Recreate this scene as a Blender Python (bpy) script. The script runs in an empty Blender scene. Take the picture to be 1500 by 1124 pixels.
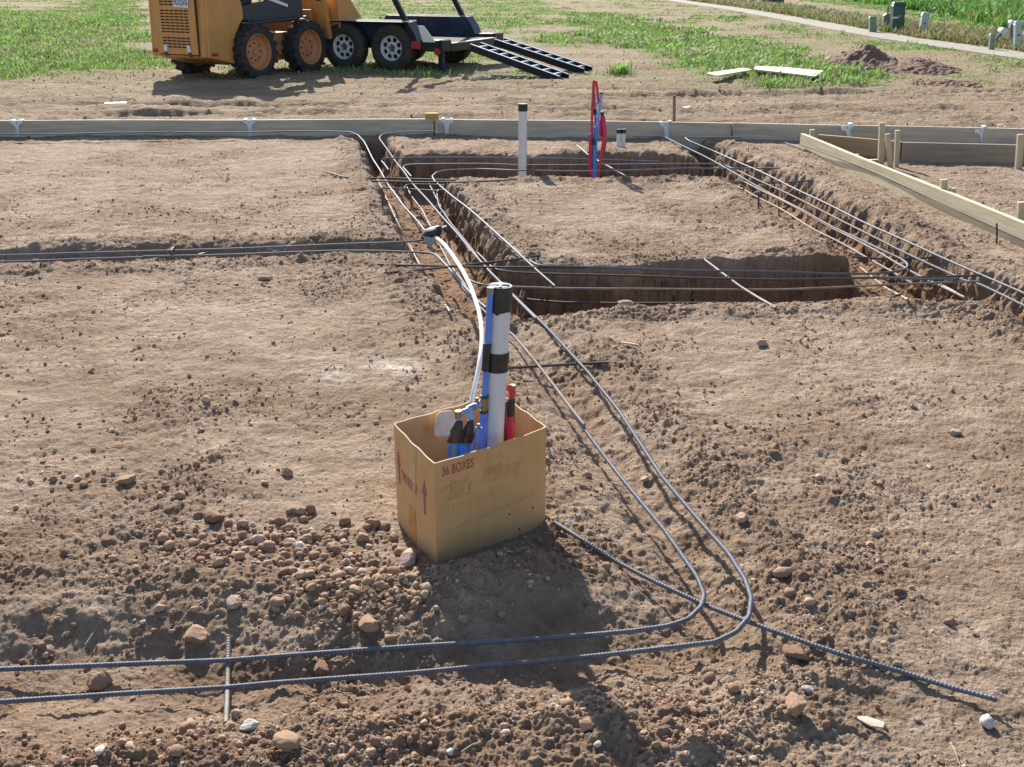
import bpy, math, random
import numpy as np
from mathutils import Vector, Matrix
random.seed(7); rng = np.random.default_rng(11)
SC = bpy.context.scene; COL = SC.collection
# ------------------------------------------------------------------ camera
FPX = 1600.0; CAMH = 1.6; PITCH = math.atan(612/FPX)
SP, CP = math.sin(PITCH), math.cos(PITCH)
def ray(px, py):
    u = (px-750)/FPX; v = (562-py)/FPX
    return np.array([u, CP+v*SP, -SP+v*CP])
def P(px, py, z=0.0):                      # a photo direction met with the level z
    d = ray(px, py); t = (z-CAMH)/d[2]
    return Vector((d[0]*t, d[1]*t, z))
def PD(px, py, Y):                         # a photo direction met with the distance Y
    d = ray(px, py); t = Y/d[1]
    return Vector((d[0]*t, Y, CAMH+d[2]*t))
cam = bpy.data.cameras.new('camera'); cam_o = bpy.data.objects.new('camera', cam); COL.objects.link(cam_o)
cam.sensor_width = 36; cam.lens = 36*FPX/1500; cam.clip_start = .05; cam.clip_end = 5000
cam_o.location = (0, 0, CAMH); cam_o.rotation_euler = (math.pi/2-PITCH, 0, 0)
SC.camera = cam_o
# ------------------------------------------------------------------ materials
def new_mat(name):
    m = bpy.data.materials.new(name); m.use_nodes = True
    nt = m.node_tree; b = nt.nodes['Principled BSDF']; return m, nt, b
def N(nt, kind, **kw):
    n = nt.nodes.new(kind)
    for k, v in kw.items():
        if k.startswith('i_'): n.inputs[k[2:].replace('_', ' ')].default_value = v
        else: setattr(n, k, v)
    return n
def mat(name, c, c2=None, rough=.6, metal=0, scale=20, bump=.0, bscale=None, stretch=(1,1,1), spec=.5, amount=1.0, detail=6):
    m, nt, b = new_mat(name); L = nt.links.new
    tc = N(nt, 'ShaderNodeTexCoord'); mp = N(nt, 'ShaderNodeMapping'); mp.inputs['Scale'].default_value = stretch
    L(tc.outputs['Object'], mp.inputs['Vector'])
    no = N(nt, 'ShaderNodeTexNoise'); no.inputs['Scale'].default_value = scale; no.inputs['Detail'].default_value = detail
    no.inputs['Roughness'].default_value = .65
    L(mp.outputs[0], no.inputs['Vector'])
    rp = N(nt, 'ShaderNodeMapRange'); rp.inputs['From Min'].default_value = .35; rp.inputs['From Max'].default_value = .65
    L(no.outputs['Fac'], rp.inputs['Value'])
    mx = N(nt, 'ShaderNodeMix', data_type='RGBA')
    c2 = c2 or tuple(x*.75 for x in c)
    mx.inputs[6].default_value = (*c, 1); mx.inputs[7].default_value = (*[a*(1-amount)+bb*amount for a, bb in zip(c, c2)], 1)
    L(rp.outputs[0], mx.inputs[0]); L(mx.outputs[2], b.inputs['Base Color'])
    b.inputs['Roughness'].default_value = rough; b.inputs['Metallic'].default_value = metal
    b.inputs['Specular IOR Level'].default_value = spec
    if bump:
        n2 = N(nt, 'ShaderNodeTexNoise'); n2.inputs['Scale'].default_value = bscale or scale*2; n2.inputs['Detail'].default_value = 5
        L(mp.outputs[0], n2.inputs['Vector'])
        bm = N(nt, 'ShaderNodeBump'); bm.inputs['Strength'].default_value = 1; bm.inputs['Distance'].default_value = bump
        L(n2.outputs['Fac'], bm.inputs['Height']); L(bm.outputs[0], b.inputs['Normal'])
    return m
def attr_mat(name, rough=.9, bump=0, bscale=200, sss=0):
    m, nt, b = new_mat(name); L = nt.links.new
    a = N(nt, 'ShaderNodeAttribute', attribute_name='col'); L(a.outputs['Color'], b.inputs['Base Color'])
    b.inputs['Roughness'].default_value = rough; b.inputs['Specular IOR Level'].default_value = .25
    if bump:
        tc = N(nt, 'ShaderNodeTexCoord'); n2 = N(nt, 'ShaderNodeTexNoise'); n2.inputs['Scale'].default_value = bscale; n2.inputs['Detail'].default_value = 4
        L(tc.outputs['Object'], n2.inputs['Vector'])
        bm = N(nt, 'ShaderNodeBump'); bm.inputs['Distance'].default_value = bump
        L(n2.outputs['Fac'], bm.inputs['Height']); L(bm.outputs[0], b.inputs['Normal'])
    return m
M = {}
M['steel']   = mat('rebar steel', (.15,.17,.215), (.11,.105,.11), rough=.66, metal=.25, scale=60, bump=.0004, bscale=500)
M['steel_dark'] = mat('rebar steel dark', (.055,.057,.065), (.09,.065,.05), rough=.65, metal=.2, scale=60)
M['steel_rust'] = mat('rebar steel dusty', (.30,.265,.22), (.18,.15,.13), rough=.7, metal=.2, scale=18, bump=.0004, bscale=500)
M['pvc']     = mat('white pvc', (.66,.66,.68), (.58,.58,.61), rough=.35, scale=8, amount=.6)
M['white_tube'] = mat('white tube plastic', (.78,.79,.78), (.68,.69,.68), rough=.3, scale=12)
M['tape']    = mat('black tape', (.012,.012,.013), (.03,.028,.026), rough=.45, scale=40, bump=.0012, bscale=60)
M['blue']    = mat('blue plastic sleeve', (.13,.25,.74), (.09,.20,.64), rough=.3, scale=25, bump=.001, bscale=40)
M['blue2']   = mat('blue film sleeve', (.04,.24,.66), (.03,.17,.52), rough=.35, scale=40, bump=.002, bscale=50)
M['lblue']   = mat('light blue tube', (.24,.42,.80), (.16,.32,.70), rough=.35, scale=30)
M['violet']  = mat('violet tube', (.28,.16,.62), (.2,.12,.5), rough=.35, scale=30)
M['red']     = mat('red plastic sleeve', (.55,.025,.12), (.42,.02,.08), rough=.35, scale=30, bump=.0015, bscale=50)
M['redtube'] = mat('red tube', (.62,.04,.06), (.50,.04,.04), rough=.3, scale=30)
M['brass']   = mat('brass fitting', (.36,.25,.13), (.20,.15,.09), rough=.38, metal=.7, scale=60)
M['grey_fit']= mat('grey fitting', (.30,.31,.33), (.18,.19,.2), rough=.4, metal=.4, scale=60)
M['paper']   = mat('paper', (.80,.70,.54), (.52,.40,.28), rough=.8, scale=9)
M['galv']    = mat('galvanised strap', (.60,.72,.80), (.45,.58,.68), rough=.35, metal=.35, scale=40)
M['wood']    = mat('pale timber', (.56,.46,.30), (.42,.34,.21), rough=.75, scale=9, stretch=(2,2,.25), bump=.0006, bscale=60)
M['ply']     = mat('plywood sheet', (.70,.62,.42), (.58,.50,.33), rough=.75, scale=4, stretch=(1,4,1))
M['yellow']  = mat('yellow timber block', (.52,.36,.07), (.45,.30,.06), rough=.7, scale=20)
M['stake']   = mat('grey metal stake', (.12,.12,.11), (.2,.17,.13), rough=.6, metal=.4, scale=40)
M['orange']  = mat('orange machine paint', (.64,.29,.07), (.48,.235,.085), rough=.5, scale=3, amount=.9, detail=12)
M['orange_d']= mat('dusty orange paint', (.48,.21,.06), (.33,.16,.08), rough=.6, scale=9)
M['rim']     = mat('orange rim paint', (.56,.25,.10), (.45,.2,.09), rough=.5, scale=20)
M['slot']    = mat('dark slot', (.02,.012,.01), rough=.8)
M['plate']   = mat('plate white', (.75,.77,.80), (.65,.67,.7), rough=.4, scale=30)
M['plate_blue'] = mat('plate lettering', (.05,.08,.22), rough=.5)
M['lamp_red']= mat('red reflector', (.42,.015,.03), rough=.25, scale=60)
M['lamp_dark'] = mat('dark red lamp', (.10,.01,.015), rough=.3)
M['machine_dark'] = mat('dark grey machine steel', (.035,.038,.055), (.05,.05,.06), rough=.5, metal=.1, scale=12)
M['rubber']  = mat('tyre rubber', (.018,.018,.02), (.06,.05,.04), rough=.8, scale=14, bump=.002, bscale=60)
M['rubber_dusty'] = mat('dusty tread rubber', (.055,.046,.04), (.025,.022,.022), rough=.85, scale=12, bump=.002, bscale=60)
M['whitewheel'] = mat('white wheel paint', (.66,.66,.66), (.5,.49,.47), rough=.4, scale=20)
M['trailer'] = mat('black trailer paint', (.007,.009,.012), (.012,.015,.022), spec=.3, rough=.42, scale=5)
M['trailer_in'] = mat('worn blue black fender', (.008,.016,.034), (.025,.05,.09), spec=.25, rough=.45, scale=7)
M['deck']    = mat('trailer deck timber', (.035,.03,.04), (.07,.055,.055), spec=.15, rough=.8, scale=6)
M['rung']    = mat('ramp rung steel', (.25,.32,.42), (.16,.21,.3), rough=.35, metal=.5, scale=30)
M['chrome']  = mat('bright edge', (.75,.78,.8), rough=.3, metal=.5)
M['dkgreen'] = mat('dark green enamel', (.008,.055,.05), (.012,.07,.06), rough=.4, scale=10)
M['ltgreen'] = mat('pale green enamel', (.20,.30,.20), (.17,.26,.18), rough=.5, scale=10)
M['palegrey']= mat('pale grey green enamel', (.42,.50,.46), (.36,.44,.41), rough=.5, scale=10)
M['greybox'] = mat('weathered grey box', (.13,.125,.125), (.2,.19,.18), rough=.6, scale=14)
M['concrete'] = mat('concrete path', (.34,.30,.25), (.26,.22,.175), rough=.9, scale=3, bump=.004, bscale=30)
M['ink_red'] = mat('red print', (.36,.06,.035), (.42,.13,.07), rough=.8, scale=120)
M['ink_pink'] = mat('faded pink print', (.36,.07,.11), (.38,.13,.13), rough=.8, scale=150)
M['ink_pen'] = mat('faded pen', (.38,.215,.095), (.50,.29,.125), rough=.8, scale=150)
M['ink_faint'] = mat('faint print', (.48,.265,.11), (.56,.32,.14), rough=.8, scale=200)
M['packtape'] = mat('clear packing tape', (.58,.37,.18), (.50,.30,.135), rough=.22, scale=30)
M['packtape2'] = mat('browned packing tape', (.52,.25,.06), (.46,.24,.08), rough=.3, scale=30)
M['straw']   = mat('dry straw', (.52,.45,.32), rough=.8)
def cardboard():
    m, nt, b = new_mat('corrugated cardboard'); L = nt.links.new
    tc = N(nt, 'ShaderNodeTexCoord')
    n1 = N(nt, 'ShaderNodeTexNoise'); n1.inputs['Scale'].default_value = 7; n1.inputs['Detail'].default_value = 7; n1.inputs['Roughness'].default_value=.7
    L(tc.outputs['Object'], n1.inputs['Vector'])
    cr = N(nt, 'ShaderNodeValToRGB'); e = cr.color_ramp.elements
    e[0].position = .3; e[0].color = (.56,.315,.135,1); e[1].position = .72; e[1].color = (.64,.385,.18,1)
    L(n1.outputs['Fac'], cr.inputs['Fac'])
    n2 = N(nt, 'ShaderNodeTexNoise'); n2.inputs['Scale'].default_value = 45; n2.inputs['Detail'].default_value = 8
    mp = N(nt, 'ShaderNodeMapping'); mp.inputs['Scale'].default_value = (1,1,.15); L(tc.outputs['Object'], mp.inputs['Vector']); L(mp.outputs[0], n2.inputs['Vector'])
    rp = N(nt, 'ShaderNodeMapRange'); rp.inputs['From Min'].default_value=.3; rp.inputs['From Max'].default_value=.7; rp.inputs['To Min'].default_value=.95; rp.inputs['To Max'].default_value=1.03
    L(n2.outputs['Fac'], rp.inputs['Value'])
    mul = N(nt, 'ShaderNodeVectorMath', operation='SCALE'); L(cr.outputs['Color'], mul.inputs[0]); L(rp.outputs[0], mul.inputs['Scale'])
    sx = N(nt, 'ShaderNodeSeparateXYZ'); L(tc.outputs['Object'], sx.inputs[0])
    ad = N(nt, 'ShaderNodeMath', operation='MULTIPLY_ADD'); L(n1.outputs['Fac'], ad.inputs[0]); ad.inputs[1].default_value = -.16; L(sx.outputs['Z'], ad.inputs[2])
    dr = N(nt, 'ShaderNodeMapRange'); dr.inputs['From Min'].default_value = -.02; dr.inputs['From Max'].default_value = -.075; dr.inputs['To Max'].default_value = .55; L(ad.outputs[0], dr.inputs['Value'])
    mxd = N(nt, 'ShaderNodeMix', data_type='RGBA'); L(dr.outputs[0], mxd.inputs[0]); L(mul.outputs[0], mxd.inputs[6]); mxd.inputs[7].default_value = (.33,.22,.14,1)
    L(mxd.outputs[2], b.inputs['Base Color'])
    b.inputs['Roughness'].default_value = .85; b.inputs['Specular IOR Level'].default_value = .3
    bm = N(nt, 'ShaderNodeBump'); bm.inputs['Distance'].default_value = .0006; bm.inputs['Strength'].default_value=.5
    n5 = N(nt, 'ShaderNodeTexNoise'); n5.inputs['Scale'].default_value = 9; n5.inputs['Detail'].default_value = 3; L(tc.outputs['Object'], n5.inputs['Vector'])
    b5 = N(nt, 'ShaderNodeBump'); b5.inputs['Distance'].default_value = .012; b5.inputs['Strength'].default_value = .6; L(n5.outputs['Fac'], b5.inputs['Height']); L(b5.outputs[0], bm.inputs['Normal'])
    L(n2.outputs['Fac'], bm.inputs['Height']); L(bm.outputs[0], b.inputs['Normal'])
    return m
M['card'] = cardboard()
M['card_edge_sunlit'] = mat('sunlit cardboard cut edge', (.55,.43,.28), (.45,.33,.2), rough=.9, scale=200)  # cut edge of the carton, paler colour paints in its sunlit rim
def board_mat(name, c, c2, ax):
    """weathered timber with grain along the board"""
    st = (.25,3,3) if ax == 'x' else (3,.25,3)
    return mat(name, c, c2, rough=.8, scale=9, stretch=st, bump=.0012, bscale=40)
M['form_grey'] = board_mat('weathered grey form timber', (.58,.50,.385), (.38,.325,.25), 'x')
M['form_brown'] = board_mat('brown form timber', (.47,.31,.17), (.33,.215,.12), 'x')
M['form_dark'] = board_mat('grey brown form timber', (.38,.30,.22), (.26,.205,.155), 'x')
M['form_pale'] = board_mat('pale form timber', (.62,.54,.38), (.45,.38,.25), 'x')
# ------------------------------------------------------------------ mesh helpers
def tag(o, label=None, cat=None, group=None, kind=None):
    if label: o['label'] = label
    if cat: o['category'] = cat
    if group: o['group'] = group
    if kind: o['kind'] = kind
    return o
class MB:
    def __init__(s): s.v = []; s.f = []; s.mi = []
    def add(s, vs, fs, mi=0):
        n = len(s.v); s.v += [tuple(v) for v in vs]; s.f += [tuple(i+n for i in f) for f in fs]; s.mi += [mi]*len(fs); return s
    def box(s, c, d, rot=None, mi=0, taper=1.0):
        vs = []
        for z in (-.5, .5):
            k = taper if z > 0 else 1
            for x, y in ((-.5,-.5), (.5,-.5), (.5,.5), (-.5,.5)):
                p = Vector((x*d[0]*k, y*d[1]*k, z*d[2]))
                if rot is not None: p = rot @ p
                vs.append(p+Vector(c))
        return s.add(vs, [(0,3,2,1),(4,5,6,7),(0,1,5,4),(1,2,6,5),(2,3,7,6),(3,0,4,7)], mi)
    def bar(s, a, b, w, h, up=(0,0,1), mi=0):
        a = Vector(a); b = Vector(b); d = (b-a); L = d.length; y = d.normalized()
        x = y.cross(Vector(up)).normalized(); z = x.cross(y)
        R = Matrix((x, y, z)).transposed()
        return s.box((a+b)/2, (w, L, h), R, mi)
    def cyl(s, a, b, r, r2=None, n=16, mi=0, cap=True):
        a = Vector(a); b = Vector(b); r2 = r if r2 is None else r2
        d = (b-a).normalized(); x = d.orthogonal().normalized(); y = d.cross(x)
        vs = []
        for p, q in ((a, r), (b, r2)):
            for i in range(n):
                t = 2*math.pi*i/n; vs.append(p+x*math.cos(t)*q+y*math.sin(t)*q)
        fs = [(i, (i+1) % n, n+(i+1) % n, n+i) for i in range(n)]
        if cap: fs += [tuple(range(n-1, -1, -1)), tuple(range(n, 2*n))]
        return s.add(vs, fs, mi)
    def prism(s, pts, o, ex, ey, ez, depth, mi=0):
        """outline pts (2D) in plane o,ex,ey extruded along ez by depth, centred"""
        o = Vector(o); ex = Vector(ex); ey = Vector(ey); ez = Vector(ez); n = len(pts)
        vs = [o+ex*p[0]+ey*p[1]-ez*depth/2 for p in pts]+[o+ex*p[0]+ey*p[1]+ez*depth/2 for p in pts]
        fs = [tuple(range(n-1, -1, -1)), tuple(range(n, 2*n))]+[(i, (i+1) % n, n+(i+1) % n, n+i) for i in range(n)]
        return s.add(vs, fs, mi)
    def lathe(s, prof, o, axis, n=32, mi=0):
        """prof: (radius, along axis)"""
        o = Vector(o); d = Vector(axis).normalized(); x = d.orthogonal().normalized(); y = d.cross(x); m = len(prof)
        vs = []
        for i in range(n):
            t = 2*math.pi*i/n; e = x*math.cos(t)+y*math.sin(t)
            for r, h in prof: vs.append(o+e*r+d*h)
        fs = []
        for i in range(n):
            j = (i+1) % n
            for k in range(m-1): fs.append((i*m+k, j*m+k, j*m+k+1, i*m+k+1))
        return s.add(vs, fs, mi)
    def tube(s, pts, r, n=8, ribs=None, mi=0, flat=1.0):
        pts = np.array([tuple(p) for p in pts], float); m = len(pts)
        T = np.gradient(pts, axis=0); T /= np.linalg.norm(T, axis=1)[:, None]
        up = np.array([0, 0, 1.0]); 
        if abs(T[0] @ up) > .9: up = np.array([0, 1.0, 0])
        x = np.cross(T[0], up); x /= np.linalg.norm(x); xs = []
        for t in T:
            x = x-t*(x@t); x /= np.linalg.norm(x); xs.append(x)
        xs = np.array(xs); ys = np.cross(T, xs)
        rr = np.full(m, r) if np.isscalar(r) else np.array(r, float)
        if ribs is not None: rr = rr*ribs
        a = np.arange(n)*2*math.pi/n
        V = pts[:, None]+rr[:, None, None]*(np.cos(a)[None, :, None]*xs[:, None]+flat*np.sin(a)[None, :, None]*ys[:, None])
        fs = []
        for i in range(m-1):
            b = i*n
            for k in range(n): k2 = (k+1) % n; fs.append((b+k, b+k2, b+n+k2, b+n+k))
        fs += [tuple(range(n-1, -1, -1)), tuple(range((m-1)*n, m*n))]
        return s.add(V.reshape(-1, 3).tolist(), fs, mi)
    def build(s, name, mats, parent=None, loc=None, smooth=True, bevel=0, angle=35, rotz=0):
        V = np.array(s.v, float)
        me = bpy.data.meshes.new(name)
        if parent is None and loc is None:
            loc = ((V[:,0].min()+V[:,0].max())/2, (V[:,1].min()+V[:,1].max())/2, V[:,2].min()); V = V-np.array(loc)
        me.from_pydata(V.tolist(), [], s.f)
        for m in (mats if isinstance(mats, (list, tuple)) else [mats]): me.materials.append(m)
        if max(s.mi or [0]) > 0: me.polygons.foreach_set('material_index', s.mi)
        me.update()
        if smooth: me.shade_smooth()
        if smooth and angle < 180: me.set_sharp_from_angle(angle=math.radians(angle))
        o = bpy.data.objects.new(name, me); COL.objects.link(o)
        if loc is not None: o.location = loc
        o.rotation_euler.z = rotz
        if parent is not None: o.parent = parent
        if bevel:
            b = o.modifiers.new('bevel', 'BEVEL'); b.width = bevel; b.segments = 2; b.limit_method = 'ANGLE'
        return o
def empty(name, loc, rz=0):
    o = bpy.data.objects.new(name, None); COL.objects.link(o); o.location = loc; o.rotation_euler.z = rz; o.empty_display_size = .1; return o
def copy_tree(o, parent=None):
    c = o.copy(); COL.objects.link(c); c.parent = parent
    for ch in list(o.children): copy_tree(ch, c)
    return c
def text_mesh(s, size, bold=0.0, sx=1.0, shear=0.0, space=1.0):
    cu = bpy.data.curves.new('txt', 'FONT'); cu.body = s; cu.size = size; cu.offset = bold; cu.shear = shear; cu.space_character = space
    ob = bpy.data.objects.new('txt', cu); COL.objects.link(ob)
    dg = bpy.context.evaluated_depsgraph_get(); ev = ob.evaluated_get(dg); me = ev.to_mesh()
    vs = [(v.co.x*sx, v.co.y) for v in me.vertices]; fs = [tuple(p.vertices) for p in me.polygons]
    ev.to_mesh_clear(); bpy.data.objects.remove(ob); bpy.data.curves.remove(cu)
    return vs, fs
def npmesh(name, V, F, mats, attrs=None, smooth=True, k=4):
    me = bpy.data.meshes.new(name); nv = len(V); nf = len(F)
    me.vertices.add(nv); me.vertices.foreach_set('co', np.ascontiguousarray(V, np.float32).ravel())
    me.loops.add(nf*k); me.loops.foreach_set('vertex_index', np.ascontiguousarray(F, np.int32).ravel())
    me.polygons.add(nf); me.polygons.foreach_set('loop_start', np.arange(0, nf*k, k, dtype=np.int32))
    me.polygons.foreach_set('loop_total', np.full(nf, k, np.int32)) if hasattr(me.polygons[0], 'loop_total') else None
    me.polygons.foreach_set('use_smooth', np.full(nf, smooth, bool))
    me.update(calc_edges=True)
    for an, A in (attrs or {}).items():
        if A.ndim == 1:
            a = me.attributes.new(an, 'FLOAT', 'POINT'); a.data.foreach_set('value', np.ascontiguousarray(A, np.float32))
        else:
            a = me.attributes.new(an, 'FLOAT_COLOR', 'POINT'); a.data.foreach_set('color', np.ascontiguousarray(A, np.float32).ravel())
    me.materials.append(mats)
    o = bpy.data.objects.new(name, me); COL.objects.link(o); return o
# ------------------------------------------------------------------ noise
def _h(ix, iy, s):
    h = (ix.astype(np.int64)*374761393+iy.astype(np.int64)*668265263+s*1442695041) & 0xffffffff
    h = ((h ^ (h >> 13))*1274126177) & 0xffffffff
    h = (h ^ (h >> 16)); h = (h*2246822519) & 0xffffffff
    return ((h ^ (h >> 15)) & 0xffffff)/float(0x1000000)
def perlin(x, y, s=0):
    ix = np.floor(x); iy = np.floor(y); fx = x-ix; fy = y-iy; out = 0
    ux = fx*fx*fx*(fx*(fx*6-15)+10); uy = fy*fy*fy*(fy*(fy*6-15)+10)
    g = {}
    for a in (0, 1):
        for b in (0, 1):
            t = _h(ix+a, iy+b, s)*2*math.pi
            g[a, b] = np.cos(t)*(fx-a)+np.sin(t)*(fy-b)
    return ((g[0,0]*(1-ux)+g[1,0]*ux)*(1-uy)+(g[0,1]*(1-ux)+g[1,1]*ux)*uy)*1.5
def fbm(x, y, o=4, s=0, g=.5):
    a = 1; r = 0; t = 0
    for i in range(o):
        r = r+a*perlin(x*2**i, y*2**i, s+i*17); t += a; a *= g
    return r/t
def domes(x, y, cell, prob, s=0, rmin=.15, rmax=.48):
    """half-buried round clods: height field in units of metres"""
    X = x/cell; Y = y/cell; ix = np.floor(X); iy = np.floor(Y); out = np.zeros_like(X)
    for a in (-1, 0, 1):
        for b in (-1, 0, 1):
            cx = ix+a; cy = iy+b
            px = cx+.5+(_h(cx, cy, s+1)-.5)*.9; py = cy+.5+(_h(cx, cy, s+2)-.5)*.9
            r = rmin+(rmax-rmin)*_h(cx, cy, s+3)**2; on = _h(cx, cy, s+4) < prob
            ang = _h(cx, cy, s+5)*3.14; st = .65+.35*_h(cx, cy, s+6)
            dx = X-px; dy = Y-py; ca = np.cos(ang); sa = np.sin(ang)
            u = dx*ca+dy*sa; w = (-dx*sa+dy*ca)/st
            q = 1-(u*u+w*w)/(r*r)
            out = np.maximum(out, np.where(on & (q > 0), np.sqrt(np.maximum(q, 0))*r*.45, 0))
    return out*cell
def sst(a, b, x):
    t = np.clip((x-a)/(b-a), 0, 1); return t*t*(3-2*t)
def poly_w(pts): return np.array([P(*p)[:2] for p in pts])
def pdist(x, y, poly):
    """signed distance, positive inside"""
    d = np.full(x.shape, 1e9); ins = np.zeros(x.shape, bool); n = len(poly)
    for i in range(n):
        a = poly[i]; b = poly[(i+1) % n]; e = b-a
        t = np.clip(((x-a[0])*e[0]+(y-a[1])*e[1])/(e@e+1e-12), 0, 1)
        d = np.minimum(d, (x-a[0]-t*e[0])**2+(y-a[1]-t*e[1])**2)
        c = ((a[1] > y) != (b[1] > y)) & (x < (b[0]-a[0])*(y-a[1])/((b[1]-a[1]) if b[1] != a[1] else 1e-12)+a[0])
        ins ^= c
    d = np.sqrt(d); return np.where(ins, d, -d)
# ------------------------------------------------------------------ ground
TR = [ # outline (photo directions on the level z=0), depth, wall width
 ([(516,203),(530,240),(545,272),(565,320),(596,378),(628,420),(660,456),(690,470),(770,463),(790,452),(790,392),(755,378),(731,348),(701,311),(674,279),(664,262),(640,250),(585,222),(568,203)], .34, .15),
 ([(575,228),(680,226),(783,231),(889,223),(992,228),(1060,236),(1090,262),(1030,262),(750,262),(660,262),(570,262)], .34, .10),
 ([(980,203),(1030,203),(1085,222),(1130,240),(1191,260),(1251,298),(1297,318),(1357,360),(1421,387),(1520,424),(1640,480),(1640,560),(1500,478),(1440,446),(1283,437),(1240,400),(1221,372),(1191,341),(1130,320),(1090,285),(1040,258)], .33, .20),
 ([(755,388),(826,388),(920,393),(1031,381),(1149,378),(1250,378),(1330,400),(1360,440),(1283,437),(1149,446),(1022,449),(901,452),(810,464),(760,470)], .42, .08),
 ([(-160,364),(0,364),(250,358),(500,352),(610,350),(620,376),(500,374),(250,384),(0,392),(-160,396)], .07, .10),
]
NEAR = [
 ([(-160,868),(150,878),(330,885),(520,905),(700,900),(840,872),(905,850),(890,780),(830,690),(760,575),(700,470),(775,458),(850,520),(905,570),(1000,690),(1085,800),(1150,880),(1175,960),(1120,1010),(1000,1030),(850,1032),(600,1052),(300,1080),(-160,1115)], .078, .25),
]
TRW = [(poly_w(p), d, w) for p, d, w in TR]; NRW = [(poly_w(p), d, w) for p, d, w in NEAR]
MOUND = P(748, 862); YB = P(750, 192)[1]
def trench_fields(x, y):
    D = np.zeros(x.shape); best = np.full(x.shape, -9.0)
    near = (y < 14) & (y > .5)
    xs = x[near]; ys = y[near]
    n1 = fbm(xs*5, ys*5, 3, 40)*.075+fbm(xs*22, ys*22, 2, 44)*.03
    dd = np.zeros(xs.shape); bb = np.full(xs.shape, -9.0)
    for poly, dep, w in TRW+NRW:
        d = pdist(xs, ys, poly)+n1*(.35 if dep > .4 else 1)
        dd = np.maximum(dd, dep*(.8*sst(0, w, d)+.2*sst(w*.5, w*2.4, d))); bb = np.maximum(bb, d if dep > .1 else np.minimum(d, .3)*.999)
    D[near] = dd; best[near] = bb
    return D, best
def clod_mask(x, y):
    return np.clip(.45+1.1*fbm(x*1.3+3, y*1.3, 3, 70), 0, 1)
def ruts(x, y):
    r = np.zeros(x.shape)
    for y0, a, b, w, dp in ((12.1,.10,.5,.16,.035),(12.9,.25,.23,.20,.05),(13.6,.20,.31,.14,.04),(14.6,.35,.19,.22,.05),(15.4,.3,.27,.16,.04)):
        d = (y-y0-a*np.sin(x*b+y0*3)-.04*x)/w; on = np.clip(.5+2*perlin(x*.3+y0*5, y*0+y0, 77), 0, 1)
        e = np.exp(-d**4)*on; r = r+e*dp*(1+.45*np.sin((x+np.abs(d)*.06)*2*math.pi/.16))-.5*dp*on*np.exp(-((np.abs(d)-1.35)/.35)**2)
    return r
def H(x, y, full=False):
    x = np.asarray(x, float); y = np.asarray(y, float)
    D, sd = trench_fields(x, y)
    far = sst(10.3, 12, y)
    h = .018*fbm(x*.9, y*.9, 3, 1)+.017*fbm(x*3.4, y*4.4, 4, 5, .6)
    h = h*(1-.3*far)+far*(.035*fbm(x*.22, y*.8, 4, 9)+(.10*np.abs(fbm(x*.45+.3*y, y*2.2, 4, 12, .6))+.04*fbm(x*2.2, y*5, 4, 15, .6))*(1-sst(17, 24, y)))-far*ruts(x, y)
    cm = clod_mask(x, y)
    floor = sst(.02, .2, D)
    edge = np.exp(-((sd+.10)/.10)**2)*(sd < .05)
    h = h+edge*(.022+.03*np.maximum(fbm(x*7, y*7, 2, 21), 0))*(y < 11)
    # tumbled bank by the front bars and the little mound before the carton
    m = np.exp(-(((x-MOUND[0])/.17)**2+((y-MOUND[1])/.12)**2))
    h = h+.075*m
    bank = np.exp(-((y-(1.80+.05*np.sin(x*5)))/.10)**2)*(y < 2.6)
    h = h+bank*.022*(.6+fbm(x*6, y*6, 2, 31))
    rough = np.clip(cm+.65*edge+.35*floor+.3*bank+.35*m, 0, 1.6)
    det = 1-sst(8, 14, y)
    h = h+(.0115*fbm(x*15, y*17, 4, 51, .6)*(.45+rough)+.005*fbm(x*60, y*60, 2, 55)*(.5+rough)*det+.0016*fbm(x*170, y*170, 2, 58)*(1-sst(2.5,4.5,y)))
    h = h+.012*np.clip(fbm(x*9, y*9, 3, 61), 0, 1)*rough
    h = h-D
    if full: return h, D, sd, cm, rough
    return h
def H1(x, y): return float(H(np.array([x]), np.array([y]))[0])
py = np.concatenate([np.arange(1185, 472, -1.45), np.arange(472, 188, -.62), np.arange(188, -40, -1.0)])
Yr = np.array([P(750, p)[1] for p in py]); Yr = np.concatenate([[-8, -4, -1.5, 0, .8, 1.3], Yr, [160, 210, 300, 500, 900, 1800]]); Yr = np.unique(Yr)
sd_ = np.linspace(-.62, .62, 1130)
ext = np.array([.64,.68,.74,.82,.95,1.15,1.5,2,3,4.5,7]); S = np.concatenate([-ext[::-1], sd_, ext])
W = np.maximum(Yr, 1.5)
GX = S[None, :]*W[:, None]; GY = np.repeat(Yr[:, None], len(S), 1)
gx = GX.ravel(); gy = GY.ravel()
hh, Dd, sdd, cmm, rgh = H(gx, gy, True)
c1 = np.zeros_like(hh); sel = (gy < 5.2) & (gy > .5)
xs, ys = gx[sel], gy[sel]; rr_ = np.clip(rgh[sel], 0, 1.3)
dm = domes(xs, ys, .055, .30, 100)*(rr_ > .72)+0
dm = np.maximum(dm, domes(xs, ys, .026, .55, 120)*(rr_ > .60))
dm = np.maximum(dm, domes(xs, ys, .012, .6, 140)*(rr_ > .42)*(ys < 3.6))
nz = 1+.35*fbm(xs*90, ys*90, 2, 150)
c1[sel] = dm*nz
sel2 = (gy >= 5.2) & (gy < 13); xs, ys = gx[sel2], gy[sel2]
c1[sel2] = domes(xs, ys, .05, .35, 160)*(rgh[sel2] > .5)*.7
hh = hh+c1
wj = sst(.02, .10, Dd)*(gy < 12)
gx0, gy0 = gx, gy
gy = gy+.045*fbm(gx*9+hh*7, hh*17, 3, 700)*wj
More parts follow.
